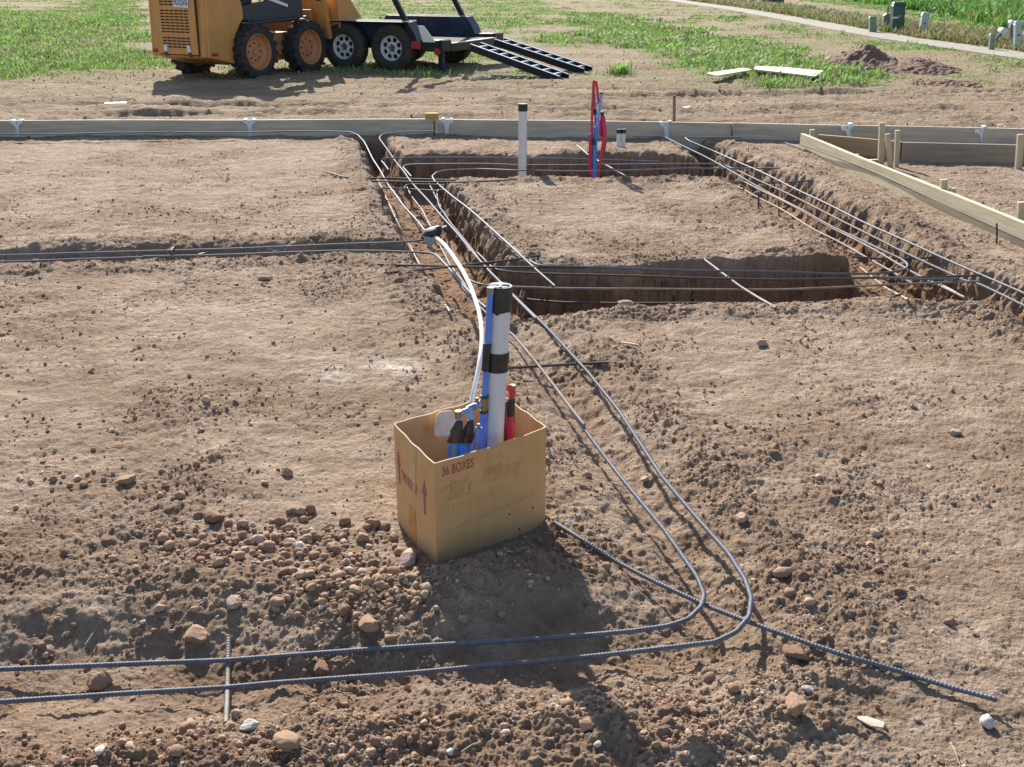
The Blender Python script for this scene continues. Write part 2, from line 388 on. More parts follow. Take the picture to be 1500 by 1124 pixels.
gx = gx+.03*fbm(gy0*9+hh*7, hh*17, 3, 710)*wj
nr, nc = len(Yr), len(S)
idx = np.arange(nr*nc).reshape(nr, nc)
F = np.stack([idx[:-1, :-1], idx[:-1, 1:], idx[1:, 1:], idx[1:, :-1]], -1).reshape(-1, 4)
# where vegetation grows: outlines on the ground
GR = [([(-260,8),(60,14),(150,-6),(215,-6),(216,84),(150,96),(90,104),(0,118),(-260,122)], 1.0, .35),
      ([(815,20),(900,18),(1000,44),(1130,64),(1200,78),(1215,100),(1290,104),(1290,124),(1190,132),(1120,128),(1060,112),(985,92),(900,68),(840,46)], 1.0, .25),
      ([(1000,-10),(1080,-20),(1600,-30),(1700,66),(1500,52),(1380,36),(1240,10),(1150,0)], 1.1, .5),
      ([(1040,14),(1240,52),(1500,88),(1700,112),(1700,135),(1500,108),(1250,68),(1100,44),(1000,22)], .62, .6),
      ([(215,-8),(620,-10),(800,-4),(830,20),(740,52),(640,40),(460,28),(300,40),(215,60)], .62, .5),
      ([(470,92),(620,96),(700,104),(730,116),(560,118),(470,108)], .5, .2)]
GRW = [(poly_w(p), a, b) for p, a, b in GR]
def grass_density(x, y):
    g = np.zeros(x.shape); far = y > 14
    xs = x[far]; ys = y[far]; k = np.zeros(xs.shape)
    n = fbm(xs*.35, ys*.35, 4, 200)+.6*fbm(xs*1.6, ys*1.6, 3, 210)
    for poly, a, b in GRW:
        d = pdist(xs, ys, poly)+n*1.1
        k = np.maximum(k, a*sst(-b, b*2.2, d))
    base = .62*sst(14.5, 20, ys)*sst(-.25, .6, n)
    k = np.maximum(k, base)
    k = k*np.clip(.75+.9*n, .12, 1.15)
    g[far] = k; return g
gd = grass_density(gx, gy)
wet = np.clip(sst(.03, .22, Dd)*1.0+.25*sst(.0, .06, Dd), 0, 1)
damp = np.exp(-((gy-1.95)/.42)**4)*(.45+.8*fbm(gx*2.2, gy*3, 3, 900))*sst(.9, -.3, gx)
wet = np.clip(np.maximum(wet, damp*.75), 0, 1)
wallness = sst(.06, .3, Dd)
dust = np.clip(.62+1.3*fbm(gx*1.1, gy*1.6, 4, 300)+1.3*fbm(gx*4, gy*8, 4, 305, .6)-.62*rgh+.25, 0, 1)
# pale gypsum-like streaks left of the carton
pale = np.zeros_like(hh)
for (a, b, rx, ry) in ((575,535,.16,.10),(490,548,.10,.09),(240,450,.5,.12)):
    q = P(a, b); pale = np.maximum(pale, np.exp(-(((gx-q[0])/rx)**2+((gy-q[1])/ry)**2))*(1 if a > 450 else .25))
pale = np.clip(pale*1.25*np.clip(.35+1.4*fbm(gx*14, gy*14, 3, 320), 0, 1), 0, 1)
farm = sst(10.3, 12.5, gy)
clods = np.clip(c1/.006, 0, 1)
def ground_mat():
    m, nt, b = new_mat('dug soil'); L = nt.links.new
    def at(n): return N(nt, 'ShaderNodeAttribute', attribute_name=n).outputs['Fac']
    tc = N(nt, 'ShaderNodeTexCoord').outputs['Object']
    def noise(sc, det=6, ro=.6, st=None):
        n = N(nt, 'ShaderNodeTexNoise'); n.inputs['Scale'].default_value = sc; n.inputs['Detail'].default_value = det; n.inputs['Roughness'].default_value = ro
        v = tc
        if st: mp = N(nt, 'ShaderNodeMapping'); mp.inputs['Scale'].default_value = st; L(tc, mp.inputs['Vector']); v = mp.outputs[0]
        L(v, n.inputs['Vector']); return n.outputs['Fac']
    def ramp(f, lo, hi, a=0, c=1):
        r = N(nt, 'ShaderNodeMapRange'); r.inputs['From Min'].default_value = lo; r.inputs['From Max'].default_value = hi; r.inputs['To Min'].default_value = a; r.inputs['To Max'].default_value = c
        L(f, r.inputs['Value']); return r.outputs[0]
    def mix(f, a, c):
        x = N(nt, 'ShaderNodeMix', data_type='RGBA')
        if isinstance(f, float): x.inputs[0].default_value = f
        else: L(f, x.inputs[0])
        for i, v in ((6, a), (7, c)):
            if isinstance(v, tuple): x.inputs[i].default_value = (*v, 1)
            else: L(v, x.inputs[i])
        return x.outputs[2]
    def mul(a, c):
        x = N(nt, 'ShaderNodeMath', operation='MULTIPLY')
        for i, v in enumerate((a, c)):
            if isinstance(v, float): x.inputs[i].default_value = v
            else: L(v, x.inputs[i])
        return x.outputs[0]
    c = mix(ramp(noise(3, 9, .75), .38, .62), (.35,.245,.165), (.24,.16,.102))
    c = mix(at('dust'), c, mix(ramp(noise(7, 8, .75), .4, .6), (.48,.365,.268), (.33,.24,.168)))
    c = mix(mul(ramp(noise(30, 7, .78), .47, .66), .65), c, (.225,.142,.095))
    c = mix(mul(ramp(noise(140, 4, .7), .55, .75), .5), c, (.42,.34,.27))
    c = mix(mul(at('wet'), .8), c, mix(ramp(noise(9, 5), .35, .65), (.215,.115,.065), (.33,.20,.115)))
    c = mix(mul(at('clods'), .45), c, mix(ramp(noise(22, 3), .4, .62), (.23,.145,.092), (.35,.25,.17)))
    c = mix(mul(at('far'), .7), c, mix(ramp(noise(1.1, 8, .65, (.35,1.6,1)), .38, .62), (.45,.345,.23), (.28,.195,.122)))
    c = mix(at('pale'), c, (.66,.58,.48))
    c = mix(mul(mul(at('far'), ramp(noise(1.6, 10, .8, (.5,1.2,1)), .40, .60)), ramp(at('thin'), 0, 1, 0, .85)), c, (.27,.275,.12))
    c = mix(mul(ramp(at('grass'), .02, .9), ramp(noise(6, 8, .75), .35, .6, .35, .85)), c, mix(ramp(noise(2.5, 6), .35, .65), (.20,.23,.08), (.30,.27,.13)))
    # sparse white grit
    vo = N(nt, 'ShaderNodeTexVoronoi'); vo.inputs['Scale'].default_value = 75; L(tc, vo.inputs['Vector'])
    sp = ramp(vo.outputs['Distance'], .16, .10)
    sepc = N(nt, 'ShaderNodeSeparateColor'); L(vo.outputs['Color'], sepc.inputs[0])
    g2 = ramp(sepc.outputs[0], .93, .95); c = mix(mul(mul(sp, g2), .8), c, (.62,.57,.52))
    L(c, b.inputs['Base Color'])
    b.inputs['Roughness'].default_value = .95; b.inputs['Specular IOR Level'].default_value = .15
    h1 = noise(70, 6, .75); h2 = noise(320, 4, .7); h0 = noise(16, 5, .7)
    a1 = N(nt, 'ShaderNodeMath', operation='MULTIPLY_ADD'); L(h1, a1.inputs[0]); a1.inputs[1].default_value = .013; L(mul(h2, .004), a1.inputs[2])
    a2 = N(nt, 'ShaderNodeMath', operation='MULTIPLY_ADD'); L(mul(h0, ramp(at('far'), 0, 1, .034, .08)), a2.inputs[0]); a2.inputs[1].default_value = 1; L(a1.outputs[0], a2.inputs[2])
    bm = N(nt, 'ShaderNodeBump'); bm.inputs['Strength'].default_value = 1; bm.inputs['Distance'].default_value = 1
    L(a2.outputs[0], bm.inputs['Height']); L(bm.outputs[0], b.inputs['Normal'])
    return m
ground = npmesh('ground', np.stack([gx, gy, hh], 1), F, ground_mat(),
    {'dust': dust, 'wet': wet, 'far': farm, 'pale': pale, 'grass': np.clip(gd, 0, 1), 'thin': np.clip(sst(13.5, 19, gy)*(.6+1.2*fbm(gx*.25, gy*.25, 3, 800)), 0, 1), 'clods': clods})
tag(ground, kind='structure')
# ------------------------------------------------------------------ loose stones (uncountable)
def ico(sub):
    import bmesh
    bm = bmesh.new(); bmesh.ops.create_icosphere(bm, subdivisions=sub, radius=1)
    V = np.array([v.co[:] for v in bm.verts]); Fc = np.array([[v.index for v in f.verts] for f in bm.faces]); bm.free(); return V, Fc
def stones(name, X, Y, Rr, sub, colr, sink=.35, rough_amp=.28):
    V0, F0 = ico(sub); n = len(X); k = len(V0)
    var = []
    for i in range(24):
        w = V0.copy()
        for _ in range(4):                                   # flatten on random planes: broken, angular clods
            d = rng.normal(size=3); d /= np.linalg.norm(d); t = w@d; cut = .55+.3*rng.random()
            w = w-np.outer(np.maximum(t-cut, 0), d)
        w = w*(1+rough_amp*(rng.random((k, 1))-.5)); var.append(w)
    var = np.array(var)[rng.integers(0, 24, n)]
    sc = np.stack([.9+.45*rng.random(n), .8+.35*rng.random(n), .7+.35*rng.random(n)], 1)
    var = var*sc[:, None, :]*(1+.22*(rng.random(var.shape[:2])-.5))[..., None]
    a = rng.random(n)*6.283; ca, sa = np.cos(a)[:, None], np.sin(a)[:, None]
    x = var[..., 0]*ca-var[..., 1]*sa; y = var[..., 0]*sa+var[..., 1]*ca
    Z = H(X, Y)
    V = np.stack([X[:, None]+x*Rr[:, None], Y[:, None]+y*Rr[:, None], (Z+Rr*(.6-sink))[:, None]+var[..., 2]*Rr[:, None]], -1).reshape(-1, 3)
    Fc = (F0[None]+(np.arange(n)*k)[:, None, None]).reshape(-1, 3)
    C = np.repeat(np.concatenate([colr, np.ones((n, 1))], 1), k, 0)
    o = npmesh(name, V, Fc, M['stone'], {'col': C}, smooth=sub > 1, k=3); return o
M['stone'] = attr_mat('loose stone', rough=.95, bump=.002, bscale=120)
def stone_cols(n, dark=0.0):
    pal = np.array([(.32,.21,.135),(.27,.17,.11),(.39,.275,.19),(.35,.215,.14),(.43,.32,.235),(.22,.135,.09),(.50,.40,.31),(.60,.55,.50)])
    p = np.array([.27,.23,.17,.15,.07,.08,.025,.005]); c = pal[rng.choice(8, n, p=p/p.sum())]
    return np.clip(c*(.85+.3*rng.random((n, 1))), 0, 1)
def scatter(n, y0, y1, boost=None, thr=.25):
    Y = np.exp(rng.uniform(math.log(y0), math.log(y1), n)); X = rng.uniform(-.62, .62, n)*np.maximum(Y, 1.6)
    h, D, sd, cm, rg = H(X, Y, True)
    dens = np.clip((rg-thr-.08)*.9, .06, .5)+.25*np.exp(-((sd+.02)/.09)**2)
    if boost is not None: dens = dens+boost(X, Y)
    cl = np.clip(.5+1.6*fbm(X*3.5, Y*3.5, 2, 400), .1, 1.4)
    k = rng.random(n) < dens*cl
    return X[k], Y[k]
PILE = [(P(430,800), .34, .16), (P(520,860), .20, .13), (P(370,860), .26, .08), (P(150,900), .5, .08), (P(590,880), .14, .08), (P(880,800), .05, .1),
        (P(1040,1040), .2, .06), (P(120,690), .35, .2), (P(440,1080), .3, .05), (P(700,1080), .4, .07),(P(300,1090), .5, .05)]
def piles(X, Y):
    r = np.zeros(X.shape)
    for c, a, b in PILE: r = np.maximum(r, np.exp(-(((X-c[0])/a)**2+((Y-c[1])/b)**2)))
    return r*1.1
# carton footprint kept clear
BF = P(640,830,0); BR = P(800,768,0); BL = P(581,762,0)
boxp = np.array([BF[:2], BR[:2], (BR+BL-BF)[:2], BL[:2]])
def clear(X, Y, pad=.0):
    return pdist(X, Y, boxp) < -pad
X, Y = scatter(230000, 1.45, 10.4); k = clear(X, Y, .005); X, Y = X[k], Y[k]
R = np.clip(.0025*np.exp(rng.normal(0, .5, len(X)))*np.clip(Y/2.6, 1, 1.6), .0013, .011)
g1 = stones('gravel', X, Y, R, 1, stone_cols(len(X))); tag(g1, kind='stuff')
X, Y = scatter(9000, 1.45, 9.0, piles, .5); k = clear(X, Y, .02); X, Y = X[k], Y[k]
R = np.clip(.0065*np.exp(rng.normal(0, .42, len(X))), .004, .019)
g2 = stones('loose_clods', X, Y, R, 2, stone_cols(len(X))); tag(g2, kind='stuff')
X = []; Y = []
for c, a, b in [PILE[0],PILE[1],PILE[4]]:
    n = int(430*a*b/.05); X.append(c[0]+rng.normal(0, a*.6, n)); Y.append(c[1]+rng.normal(0, b*.6, n))
X = np.concatenate(X); Y = np.concatenate(Y); k = clear(X, Y, .03); X, Y = X[k], Y[k]
R = np.clip(.0060*np.exp(rng.normal(0, .58, len(X))), .003, .019)
g3 = stones('rubble_heap', X, Y, R, 2, stone_cols(len(X)), sink=.3); tag(g3, kind='stuff')
# far grit on the tracked soil beyond the forms
X = rng.uniform(-9, 10, 6000); Y = rng.uniform(11, 22, 6000); k_ = rng.random(6000) < np.clip(3*fbm(X*.5, Y*2, 3, 600), .02, 1); X, Y = X[k_], Y[k_]
g4 = stones('distant_clods', X, Y, rng.uniform(.006, .02, len(X)), 1, stone_cols(len(X))*1.35); tag(g4, kind='stuff')
# ------------------------------------------------------------------ single rocks
def rock(px, py_, r, c, label, sc=(1.3,1,.8), sink=.25, z0=None, seed=0, name='rock', cuts=7):
    g = np.random.default_rng(seed+int(px)); V, Fc = ico(4)
    for _ in range(cuts):
        d = g.normal(size=3); d /= np.linalg.norm(d); t = V@d; cut = .5+.35*g.random(); V = V-np.outer(np.maximum(t-cut, 0)*.92, d)
    u = V*3; V = V*(1+.10*perlin(u[:,0]+seed, u[:,1]+u[:,2]*1.3, seed)[:, None]+.05*perlin(u[:,0]*3, u[:,1]*3+u[:,2]*3.7, seed+3)[:, None])
    V = V*np.array(sc)*r; a = g.random()*6.28; ca, sa = math.cos(a), math.sin(a)
    V = np.stack([V[:,0]*ca-V[:,1]*sa, V[:,0]*sa+V[:,1]*ca, V[:,2]], 1)
    # meet the actual ground level along the view
    z = 0
    for _ in range(4): q = P(px, py_, z); z = H1(q[0], q[1])
    q = P(px, py_, z+r*.3)
    col = np.ones((len(V), 4)); base = np.array(c)
    col[:, :3] = base*(1+.25*perlin(u[:,0]*1.5, u[:,1]*1.5+u[:,2], seed+9)[:, None])
    V = V-np.array([0, 0, V[:,2].min()])
    o = npmesh(name, V, Fc, M['stone'], {'col': np.clip(col, 0, 1)}, k=3); o.location = (q[0], q[1], H1(q[0], q[1])-r*sink)
    tag(o, label, 'rock', 'separate rocks lying on the dug soil'); return o
BR_, GR_, WH_, RD_, PK_ = (.31,.20,.13), (.36,.28,.21), (.50,.47,.42), (.23,.13,.09), (.40,.295,.23)
ROCKS = [
 (916,450,.030,PK_,'brown rock perched on the near lip of the deep trench'),
 (1117,503,.024,PK_,'small blocky pale rock on open soil in front of the deep trench'),
 (1400,635,.020,GR_,'grey rock alone on the open soil towards the right edge'),
 (1223,718,.014,BR_,'small brown rock on open soil right of the outer steel bend'),
 (1165,1035,.028,BR_,'large rounded brown rock low on the right, below the long loose bar'),
 (1447,1060,.017,WH_,'round white stone just beyond the end of the long loose bar'),
 (1146,838,.022,BR_,'upright brown clod on the trench bank right of the outer steel bend'),
 (1086,762,.018,PK_,'flat pale rock on the bank right of the outer diagonal bar'),
 (540,920,.026,BR_,'angular brown rock in front of the rubble just above the front bars'),
 (285,922,.030,BR_,'wedge shaped brown rock above the left front bars, near the short crossing bar'),
 (343,885,.020,PK_,'smooth pale oval stone above the short crossing bar'),
 (407,885,.018,BR_,'round brown stone just right of the smooth pale oval stone'),
 (427,795,.017,PK_,'rounded stone on top of the rubble left of the carton'),
 (405,787,.014,BR_,'small rounded reddish stone at the top left of the rubble'),
 (148,1000,.028,BR_,'brown rock lying between the two front bars at far left'),
 (422,1090,.026,BR_,'angular rock near the bottom edge below the short crossing bar'),
 (365,1066,.018,WH_,'pale chalky stone beside the lower end of the short crossing bar'),
 (470,977,.022,RD_,'reddish brown rock between the two front bars right of the short crossing bar'),
 (182,702,.028,BR_,'flat dark slab of rock on the open soil at left'),
 (420,692,.019,BR_,'brown rock on the open soil halfway between left edge and carton'),
 (164,631,.011,WH_,'small white pebble on the open soil at left'),
 (315,757,.030,RD_,'dark brown lump of rock above the left side of the rubble'),
 (548,770,.022,BR_,'brown lump of rock just left of the carton'),
 (597,822,.032,PK_,'pale broad rock against the bottom left edge of the carton'),
 (1166,957,.024,RD_,'dark brown rock under the long loose bar right of the outer bend'),
 (885,1012,.016,RD_,'small dark red stone below the outer front bar'),
 (875,1085,.009,WH_,'small whitish stone in the shadow of the tall pipe'),
 (510,855,.020,BR_,'knobbly brown stone in the middle of the rubble'),
 (680,912,.014,BR_,'brown stone in the carton shadow above the front bars'),
 (1183,1010,.013,WH_,'pale broken stone above the large rounded brown rock'),
 (388,407,.030,BR_,'brown flat rock on the far soil just below the left ditch'),
 (660,1095,.009,WH_,'chalk white pebble at the bottom edge left of centre'),
 (945,700,.014,GR_,'grey flat stone between the two diagonal bars'),
 (1098,275,.05,BR_,'upright brown rock at the far right corner of the middle soil block'),
]
assert max(len(r_[4].split()) for r_ in ROCKS) <= 16, [r_[4] for r_ in ROCKS if len(r_[4].split()) > 16]
for i, r_ in enumerate(ROCKS): rock(*r_[:3], r_[3], r_[4], seed=i, sc=(1.3,1,.8) if i % 3 else (1.5,1.0,.6))
# a pale flat shard
q = P(1272,1062,0); mb = MB(); mb.prism([(-.035,0),(-.01,.012),(.03,.010),(.034,-.006),(.01,-.012)], (0,0,.004), (1,0,0), (.25,.93,.25), (0,-.2,1), .004)
o = mb.build('stone_flake', M['paper'], loc=(q[0], q[1], H1(q[0], q[1])+.003), rotz=-.5); tag(o, 'thin pale stone flake on the soil left of the round white stone', 'stone flake')
# ------------------------------------------------------------------ steel bars
def G(px, py_, dz=0.0):
    z = 0.0
    for _ in range(6): q = P(px, py_, z+dz); z = .5*z+.5*H1(q[0], q[1])
    return P(px, py_, z+dz)
def pt(p):
    if isinstance(p, Vector): return p
    if isinstance(p[2], str): return G(p[0], p[1], float(p[2][1:]))
    return P(*p)
def path3(pts, step, smooth):
    A = np.array([tuple(pt(p)) for p in pts]); seg = np.linalg.norm(np.diff(A, axis=0), axis=1); s = np.concatenate([[0], np.cumsum(seg)])
    fine = min(step, .01); n = max(int(s[-1]/fine), 4); t = np.linspace(0, s[-1], n)
    Q = np.stack([np.interp(t, s, A[:, i]) for i in range(3)], 1)
    if smooth > 0:
        w = max(int(smooth/(s[-1]/n)), 1); k = np.hanning(2*w+3)[1:-1]; k /= k.sum()
        pad = len(k)//2
        Qp = np.concatenate([2*Q[0]-Q[pad:0:-1] if len(Q) > pad else np.repeat(Q[:1], pad, 0), Q, 2*Q[-1]-Q[-2:-pad-2:-1] if len(Q) > pad+1 else np.repeat(Q[-1:], pad, 0)])
        if len(Qp) == len(Q)+2*pad: Q = np.stack([np.convolve(Qp[:, i], k, 'valid') for i in range(3)], 1)
    s = np.concatenate([[0], np.cumsum(np.linalg.norm(np.diff(Q, axis=0), axis=1))]); n = max(int(s[-1]/step), 3)
    t = np.linspace(0, s[-1], n); return np.stack([np.interp(t, s, Q[:, i]) for i in range(3)], 1)
GB = 'reinforcing bars laid in and over the footing trenches'
def rebar(pts, label, r=.0064, near=False, smooth=.05, m='steel', group=GB, name='rebar', ties=()):
    Q = path3(pts, .003 if near else .03, smooth)
    t = np.arange(len(Q))*(.003 if near else .03)
    wob = .0022*np.sin(t*2.1+len(label))+.0013*np.sin(t*5.3+2); Q[:, 0] += .0025*np.sin(t*2.7+len(label)*1.3)+.0012*np.sin(t*6.1)
    Q[:, 2] += wob*(1 if near else 1.5)
    ribs = (np.where(np.arange(len(Q)) % 3 == 0, 1.13, .96)) if near else None
    mb = MB(); mb.tube(Q, r, n=10 if near else 8, ribs=ribs)
    o = mb.build(name, M[m]); 
    if near: o.data.polygons.foreach_set('use_smooth', [True]*len(o.data.polygons))
    return tag(o, label, 'rebar', group)
# the two front loops
rebar([(-90,985,-.03),(0,981,-.03),(200,971,-.03),(334,966,-.025),(400,961,-.022),(600,947,-.012),(700,941,-.004),(775,936,.004),(870,929,.01),(926,924,.02),(979,917,.025),(1009,907.5,.03),(1028,889,.03),(1032,873,.03),(1021,847,.03),(1002,821,.03),(972,779,.03),(941,741,.03),(909,700,.03),(870,648,.03),(835,600,.035)],
      'inner of the two long ribbed bars bending in the foreground, nearer the carton', near=True, smooth=.03)
rebar([(-90,1033,-.022),(0,1029,-.022),(200,1014,-.024),(334,1006,-.025),(400,1000,-.027),(600,986,-.03),(700,976,-.02),(794,968,-.01),(889,958,.0),(987,947,.02),(1047,940,.035),(1077,926,.045),(1096,904,.05),(1099,877,.05),(1090,851,.045),(1066,813,.04),(1024,764,.03),(972,700,.03),(905,600,.03),(862,545,.03),(800,480,.02),(749,429,.0),(719,403,.0),(690,364,.0),(660,327,0),(644,303,-.04),(640,283,-.08),(642,279,-.09),(657,279,-.09)],
      'outer of the two long ribbed bars bending in the foreground, farther from the carton', near=True, smooth=.02)
rebar([(812,766,'g.01'),(851,790,'g.012'),(900,821,'g.014'),(964,853,.014),(1032,884,.014),(1096,909,.032),(1200,947,'g.03'),(1251,964,'g.012'),(1320,984,'g.006'),(1391,1007,'g.02'),(1461,1025.5,'g.03')],
      'loose straight bar running from the carton to the lower right, under both bends', near=True, m='steel')
rebar([(335,934,'g.012'),(334,966,-.040),(333.5,1006,-.041),(332,1060,'g.008')], 'short upright-looking bar lying across and under the two front bars at left', near=True, m='steel_rust', smooth=.02)
rebar([(742,540,'g.03'),(800,536,.012),(850,532,.014),(891,530,'g.012')], 'thin dark bar across the diagonal pair just right of the tall white pipe', m='steel_dark')
# far left trench, upper layer
rebar([(-60,196.5,.075),(0,196.5,.075),(85,197,.075),(160,194,.08),(254,192.5,.085)], 'grey bar along the foot of the grey form board at far left', m='steel')
rebar([(254,194,.085),(350,193,.085),(470,192,.085),(512,193.5,.085),(524,198,.07),(533,208,.04),(548,235,.0),(570,273,.0),(590,300,0),(612,325,0),(627,345,.02)],
      'long bar from the form board turning down the left trench into the black taped bundle', m='steel')
rebar([(626,362,.0),(640,373,0),(661,396,0),(680,425,0),(700,448,.01),(725,470,.02),(752,492,.03),(800,552,.03),(857,622,.048)], 'diagonal bar passing behind the tall white pipe and lapping the inner front bar', near=True, smooth=.03, m='steel_rust')
rebar([(636,193,.085),(590,193,.085),(570,195,.08),(559,197,.07),(556,202,.06),(575,230,0),(598,262,0),(640,308,.012),(700,378,.012),(719,400,.014),(760,442,.014),(784,466,.02)],
      'bar bent from the form board down the left trench, ending behind the tall white pipe', m='steel')
rebar([(552,262,-.2),(562,283,-.22),(595,350,-.24),(620,400,-.2),(659,456,'g.03')], 'leftmost low bar running down the floor of the left trench', m='steel_rust')
rebar([(590,262,-.22),(604,290,-.25),(620,312,-.25),(637,342,-.24)], 'low bar in the left trench ending under the black taped bundle', m='steel_rust')
rebar([(628,268,-.2),(637,285,-.22),(650,312,-.2),(690,368,-.1)], 'short low bar on the right side of the left trench floor', m='steel_dark')
rebar([(592,277,-.17),(595,272,-.17),(602,270.5,-.17),(640,271,-.17),(668,272.5,-.17)], 'hooked low bar crossing the head of the left trench', m='steel_dark')
rebar([(478,252,'g.015'),(500,258,.03),(540,264,.012),(620,267,.02),(680,267,.035),(720,265.5,'g.03'),(757,263,'g.02')], 'dark bar lying from bank to bank across the left trench head, the longest there', m='steel_dark')
rebar([(536,261,.03),(580,261,.0),(668,264,.0)], 'thin dark bar just above the longest crossing bar of the left trench', m='steel_dark')
rebar([(549,275,-.12),(600,277,-.13),(661,281,-.12)], 'lower dark bar across the head of the left trench, below the longest crossing bar', m='steel_dark')
# top trench
rebar([(569,249,.0),(563,240,.0),(559,234.5,-.01),(562,231.5,.02),(573,231,.03),(650,231,.035),(720,231,.035),(800,233,.03),(966,236.5,.03)], 'farthest hooked bar along the rear trench', m='steel')
rebar([(602,259,.0),(594,250,.0),(590,245,.0),(593,242,.015),(608,241,.02),(720,241,.02),(750,242,.02),(900,241,.02),(1000,239.5,.025),(1044,240,.02),(1062,242.5,.0),(1083,252,.0),(1140,278,0),(1220,316,0),(1320,368,0),(1404,408,.0)],
      'middle hooked bar of the rear trench continuing down the right trench', m='steel')
rebar([(1143,246.5,.04),(1090,246.5,.02),(1007,246,.02),(931,249.5,.02),(850,251,.02),(750,250.5,.02),(700,248,0),(655,249,.01),(640,252,.01),(633,258,.01),(636,265,.01),(650,277,.01),(680,301,.02),(710,326,.03),(755,368,.035),(785,395,.02),(812,418,.0)],
      'bar looping round the left edge of the middle soil block, ending over the deep trench', m='steel')
rebar([(845,213,'g.03'),(862,227,.04),(880,239,.04),(919,259,'g.02')], 'pale short bar leaning across the rear trench behind the red and blue pipes', m='steel_rust')
# right trench
rebar([(925,199,.07),(960,199,.07),(974,200,.06),(1016,222,.02),(1055,242,.012),(1089,262,.012),(1141,289,.0),(1180,311,0),(1220,333,0),(1290,367,0),(1322,381,0),(1331,388,.0),(1328,394,.0),(1312,398,.0),(1280,400.5,.01),(1220,401,.02),(1149,398,.03),(1000,395,.035),(919,393,.035),(810,391,.035),(788,389.5,.03),(775,382,.01),(753,363,.02)],
      'long bar down the right trench hooking back along the near trench in a rounded U', m='steel')
rebar([(1085,201.5,.075),(1020,201,.07),(1003,200.5,.07),(1010,206,.06),(1046,222,.02),(1102,247,.02),(1147,268,.02),(1220,303,.02),(1290,337,.02),(1360,369,.02),(1436,403,.02),(1500,431,.02),(1600,476,.02)], 'outermost bar down the right trench, running out at the right edge', m='steel')
rebar([(1050,266,.0),(1089,265.5,.0),(1141,291.5,-.01),(1220,335.5,-.01),(1291,372,-.01),(1351,405,-.01),(1413,436,'g.02')], 'bar doubled beside the U-hooked bar in the right trench', m='steel_rust')
rebar([(1050,271,-.05),(1064,271,-.05),(1076,272,-.05),(1090,278,-.05),(1141,305,-.05),(1193,337,-.04),(1224,353,-.03),(1265,376,-.03),(1306,397,-.02),(1335,414,-.02),(1373,436,'g.02')], 'leftmost bar of the right trench, along the edge of the middle soil block', m='steel_rust')
rebar([(1261,393,-.1),(1295,419,-.08),(1329,439,'g.02')], 'short bar over the right end of the deep trench', m='steel_rust')
rebar([(1377,418,-.1),(1395,427,-.06),(1413,437,'g.02')], 'stub of bar showing near the lower end of the right trench', m='steel_rust')
rebar([(1050,269,-.01),(1110,268,-.012),(1150,267,-.012),(1191,264,.01)], 'dark bar crossing the upper right trench from block to bank', m='steel_dark')
rebar([(1248,376,-.012),(1295,379,-.014),(1340,378,-.014),(1388,375,-.01),(1421,373,'g.01')], 'dark bar crossing the lower right trench below the form board', m='steel_dark')
# near deep trench
rebar([(700,372,.03),(709,381,.02),(717,389,.01),(724,394,.015),(734,397,.012),(760,399,.01),(820,401,.01),(865,402,.01),(1000,406,.01),(1149,409,.01),(1220,409,.012),(1351,407,.01),(1438,404,.02)], 'second bar from the back along the near trench', m='steel_dark')
rebar([(553,388,'g.012'),(600,389.5,.03),(652,390.5,.025),(708,392,.02),(783,392.5,.02),(860,393,.015)], 'level dark bar across the left trench behind the tall white pipe, left end on soil', m='steel_dark')
rebar([(568,399,'g.012'),(610,395,.035),(659,390,.038),(700,385,.03),(750,380,.03),(792,374,'g.01')], 'slanting dark bar across the left trench behind the tall white pipe', m='steel_dark')
rebar([(688,412,-.02),(694,414.5,-.02),(702,417.5,-.02),(720,419.5,-.02),(751,420.5,-.02),(820,422,-.02),(1000,423.5,-.02),(1149,423,-.02),(1220,421,-.01),(1330,417,.0),(1400,414,.012),(1436,413,.02)], 'third bar from the back along the near trench, cleanest and straightest', m='steel_rust')
rebar([(1400,409,.0),(1435,418,.012),(1466,432,.015),(1500,448,.02),(1600,495,.02)], 'short thick bar running out of the near trench to the right edge', m='steel')
rebar([(1290,408,.03),(1350,410,.03),(1404,408.5,.03)], 'bar lapped on the second bar at the right end of the near trench', m='steel')
rebar([(748,432,-.1),(762,436.5,-.12),(779,439,-.12),(820,442,-.12),(901,443.5,-.12),(1022,445,-.12),(1149,446,-.11),(1254,440,-.05),(1295,436,.0),(1316,433.5,.02),(1321,431,.02),(1322,428,.03)], 'lowest bar along the near trench, nearest its front lip', m='steel_dark')
rebar([(1030,379,'g.01'),(1060,401,.008),(1085,419,-.002),(1110,435,.0),(1137,452,'g.012')], 'pale short bar lying across all bars of the near trench', m='steel_rust')
# shallow ditch on the left
rebar([(-60,377,.02),(0,375,.02),(100,371,.02),(253,367,.02),(400,361,.02),(500,358,.02),(560,356.5,.02),(600,354.5,.02),(622,352,.02)], 'upper long bar in the shallow ditch at left, ending in the black taped bundle', m='steel')
rebar([(-60,386,.0),(0,383,.0),(100,379,0),(217,377,.0)], 'short lower bar in the shallow ditch at far left', m='steel')
rebar([(210,375.5,.012),(300,373,.012),(400,370,.012),(500,368,.015),(560,368.5,.02),(615,370,.02),(634,371.5,.02),(643,377,.02),(655,390,.025),(676,416,.03),(700,440,.03),(712,450,.03)], 'lower long bar in the left ditch bending down behind the white tube', m='steel')
rebar([(645,362,-.1),(659,388,-.1),(678,412,-.08),(690,432,-.05),(700,452,-.03),(708,462,.0),(716,458,.01)], 'thin bar beneath the white tube in the left trench', m='steel_dark')
rebar([(1150,210,'g.02'),(1168,216,.02),(1190,224,.02)], 'short bar lying at the left end of the pale diagonal form board', m='steel')
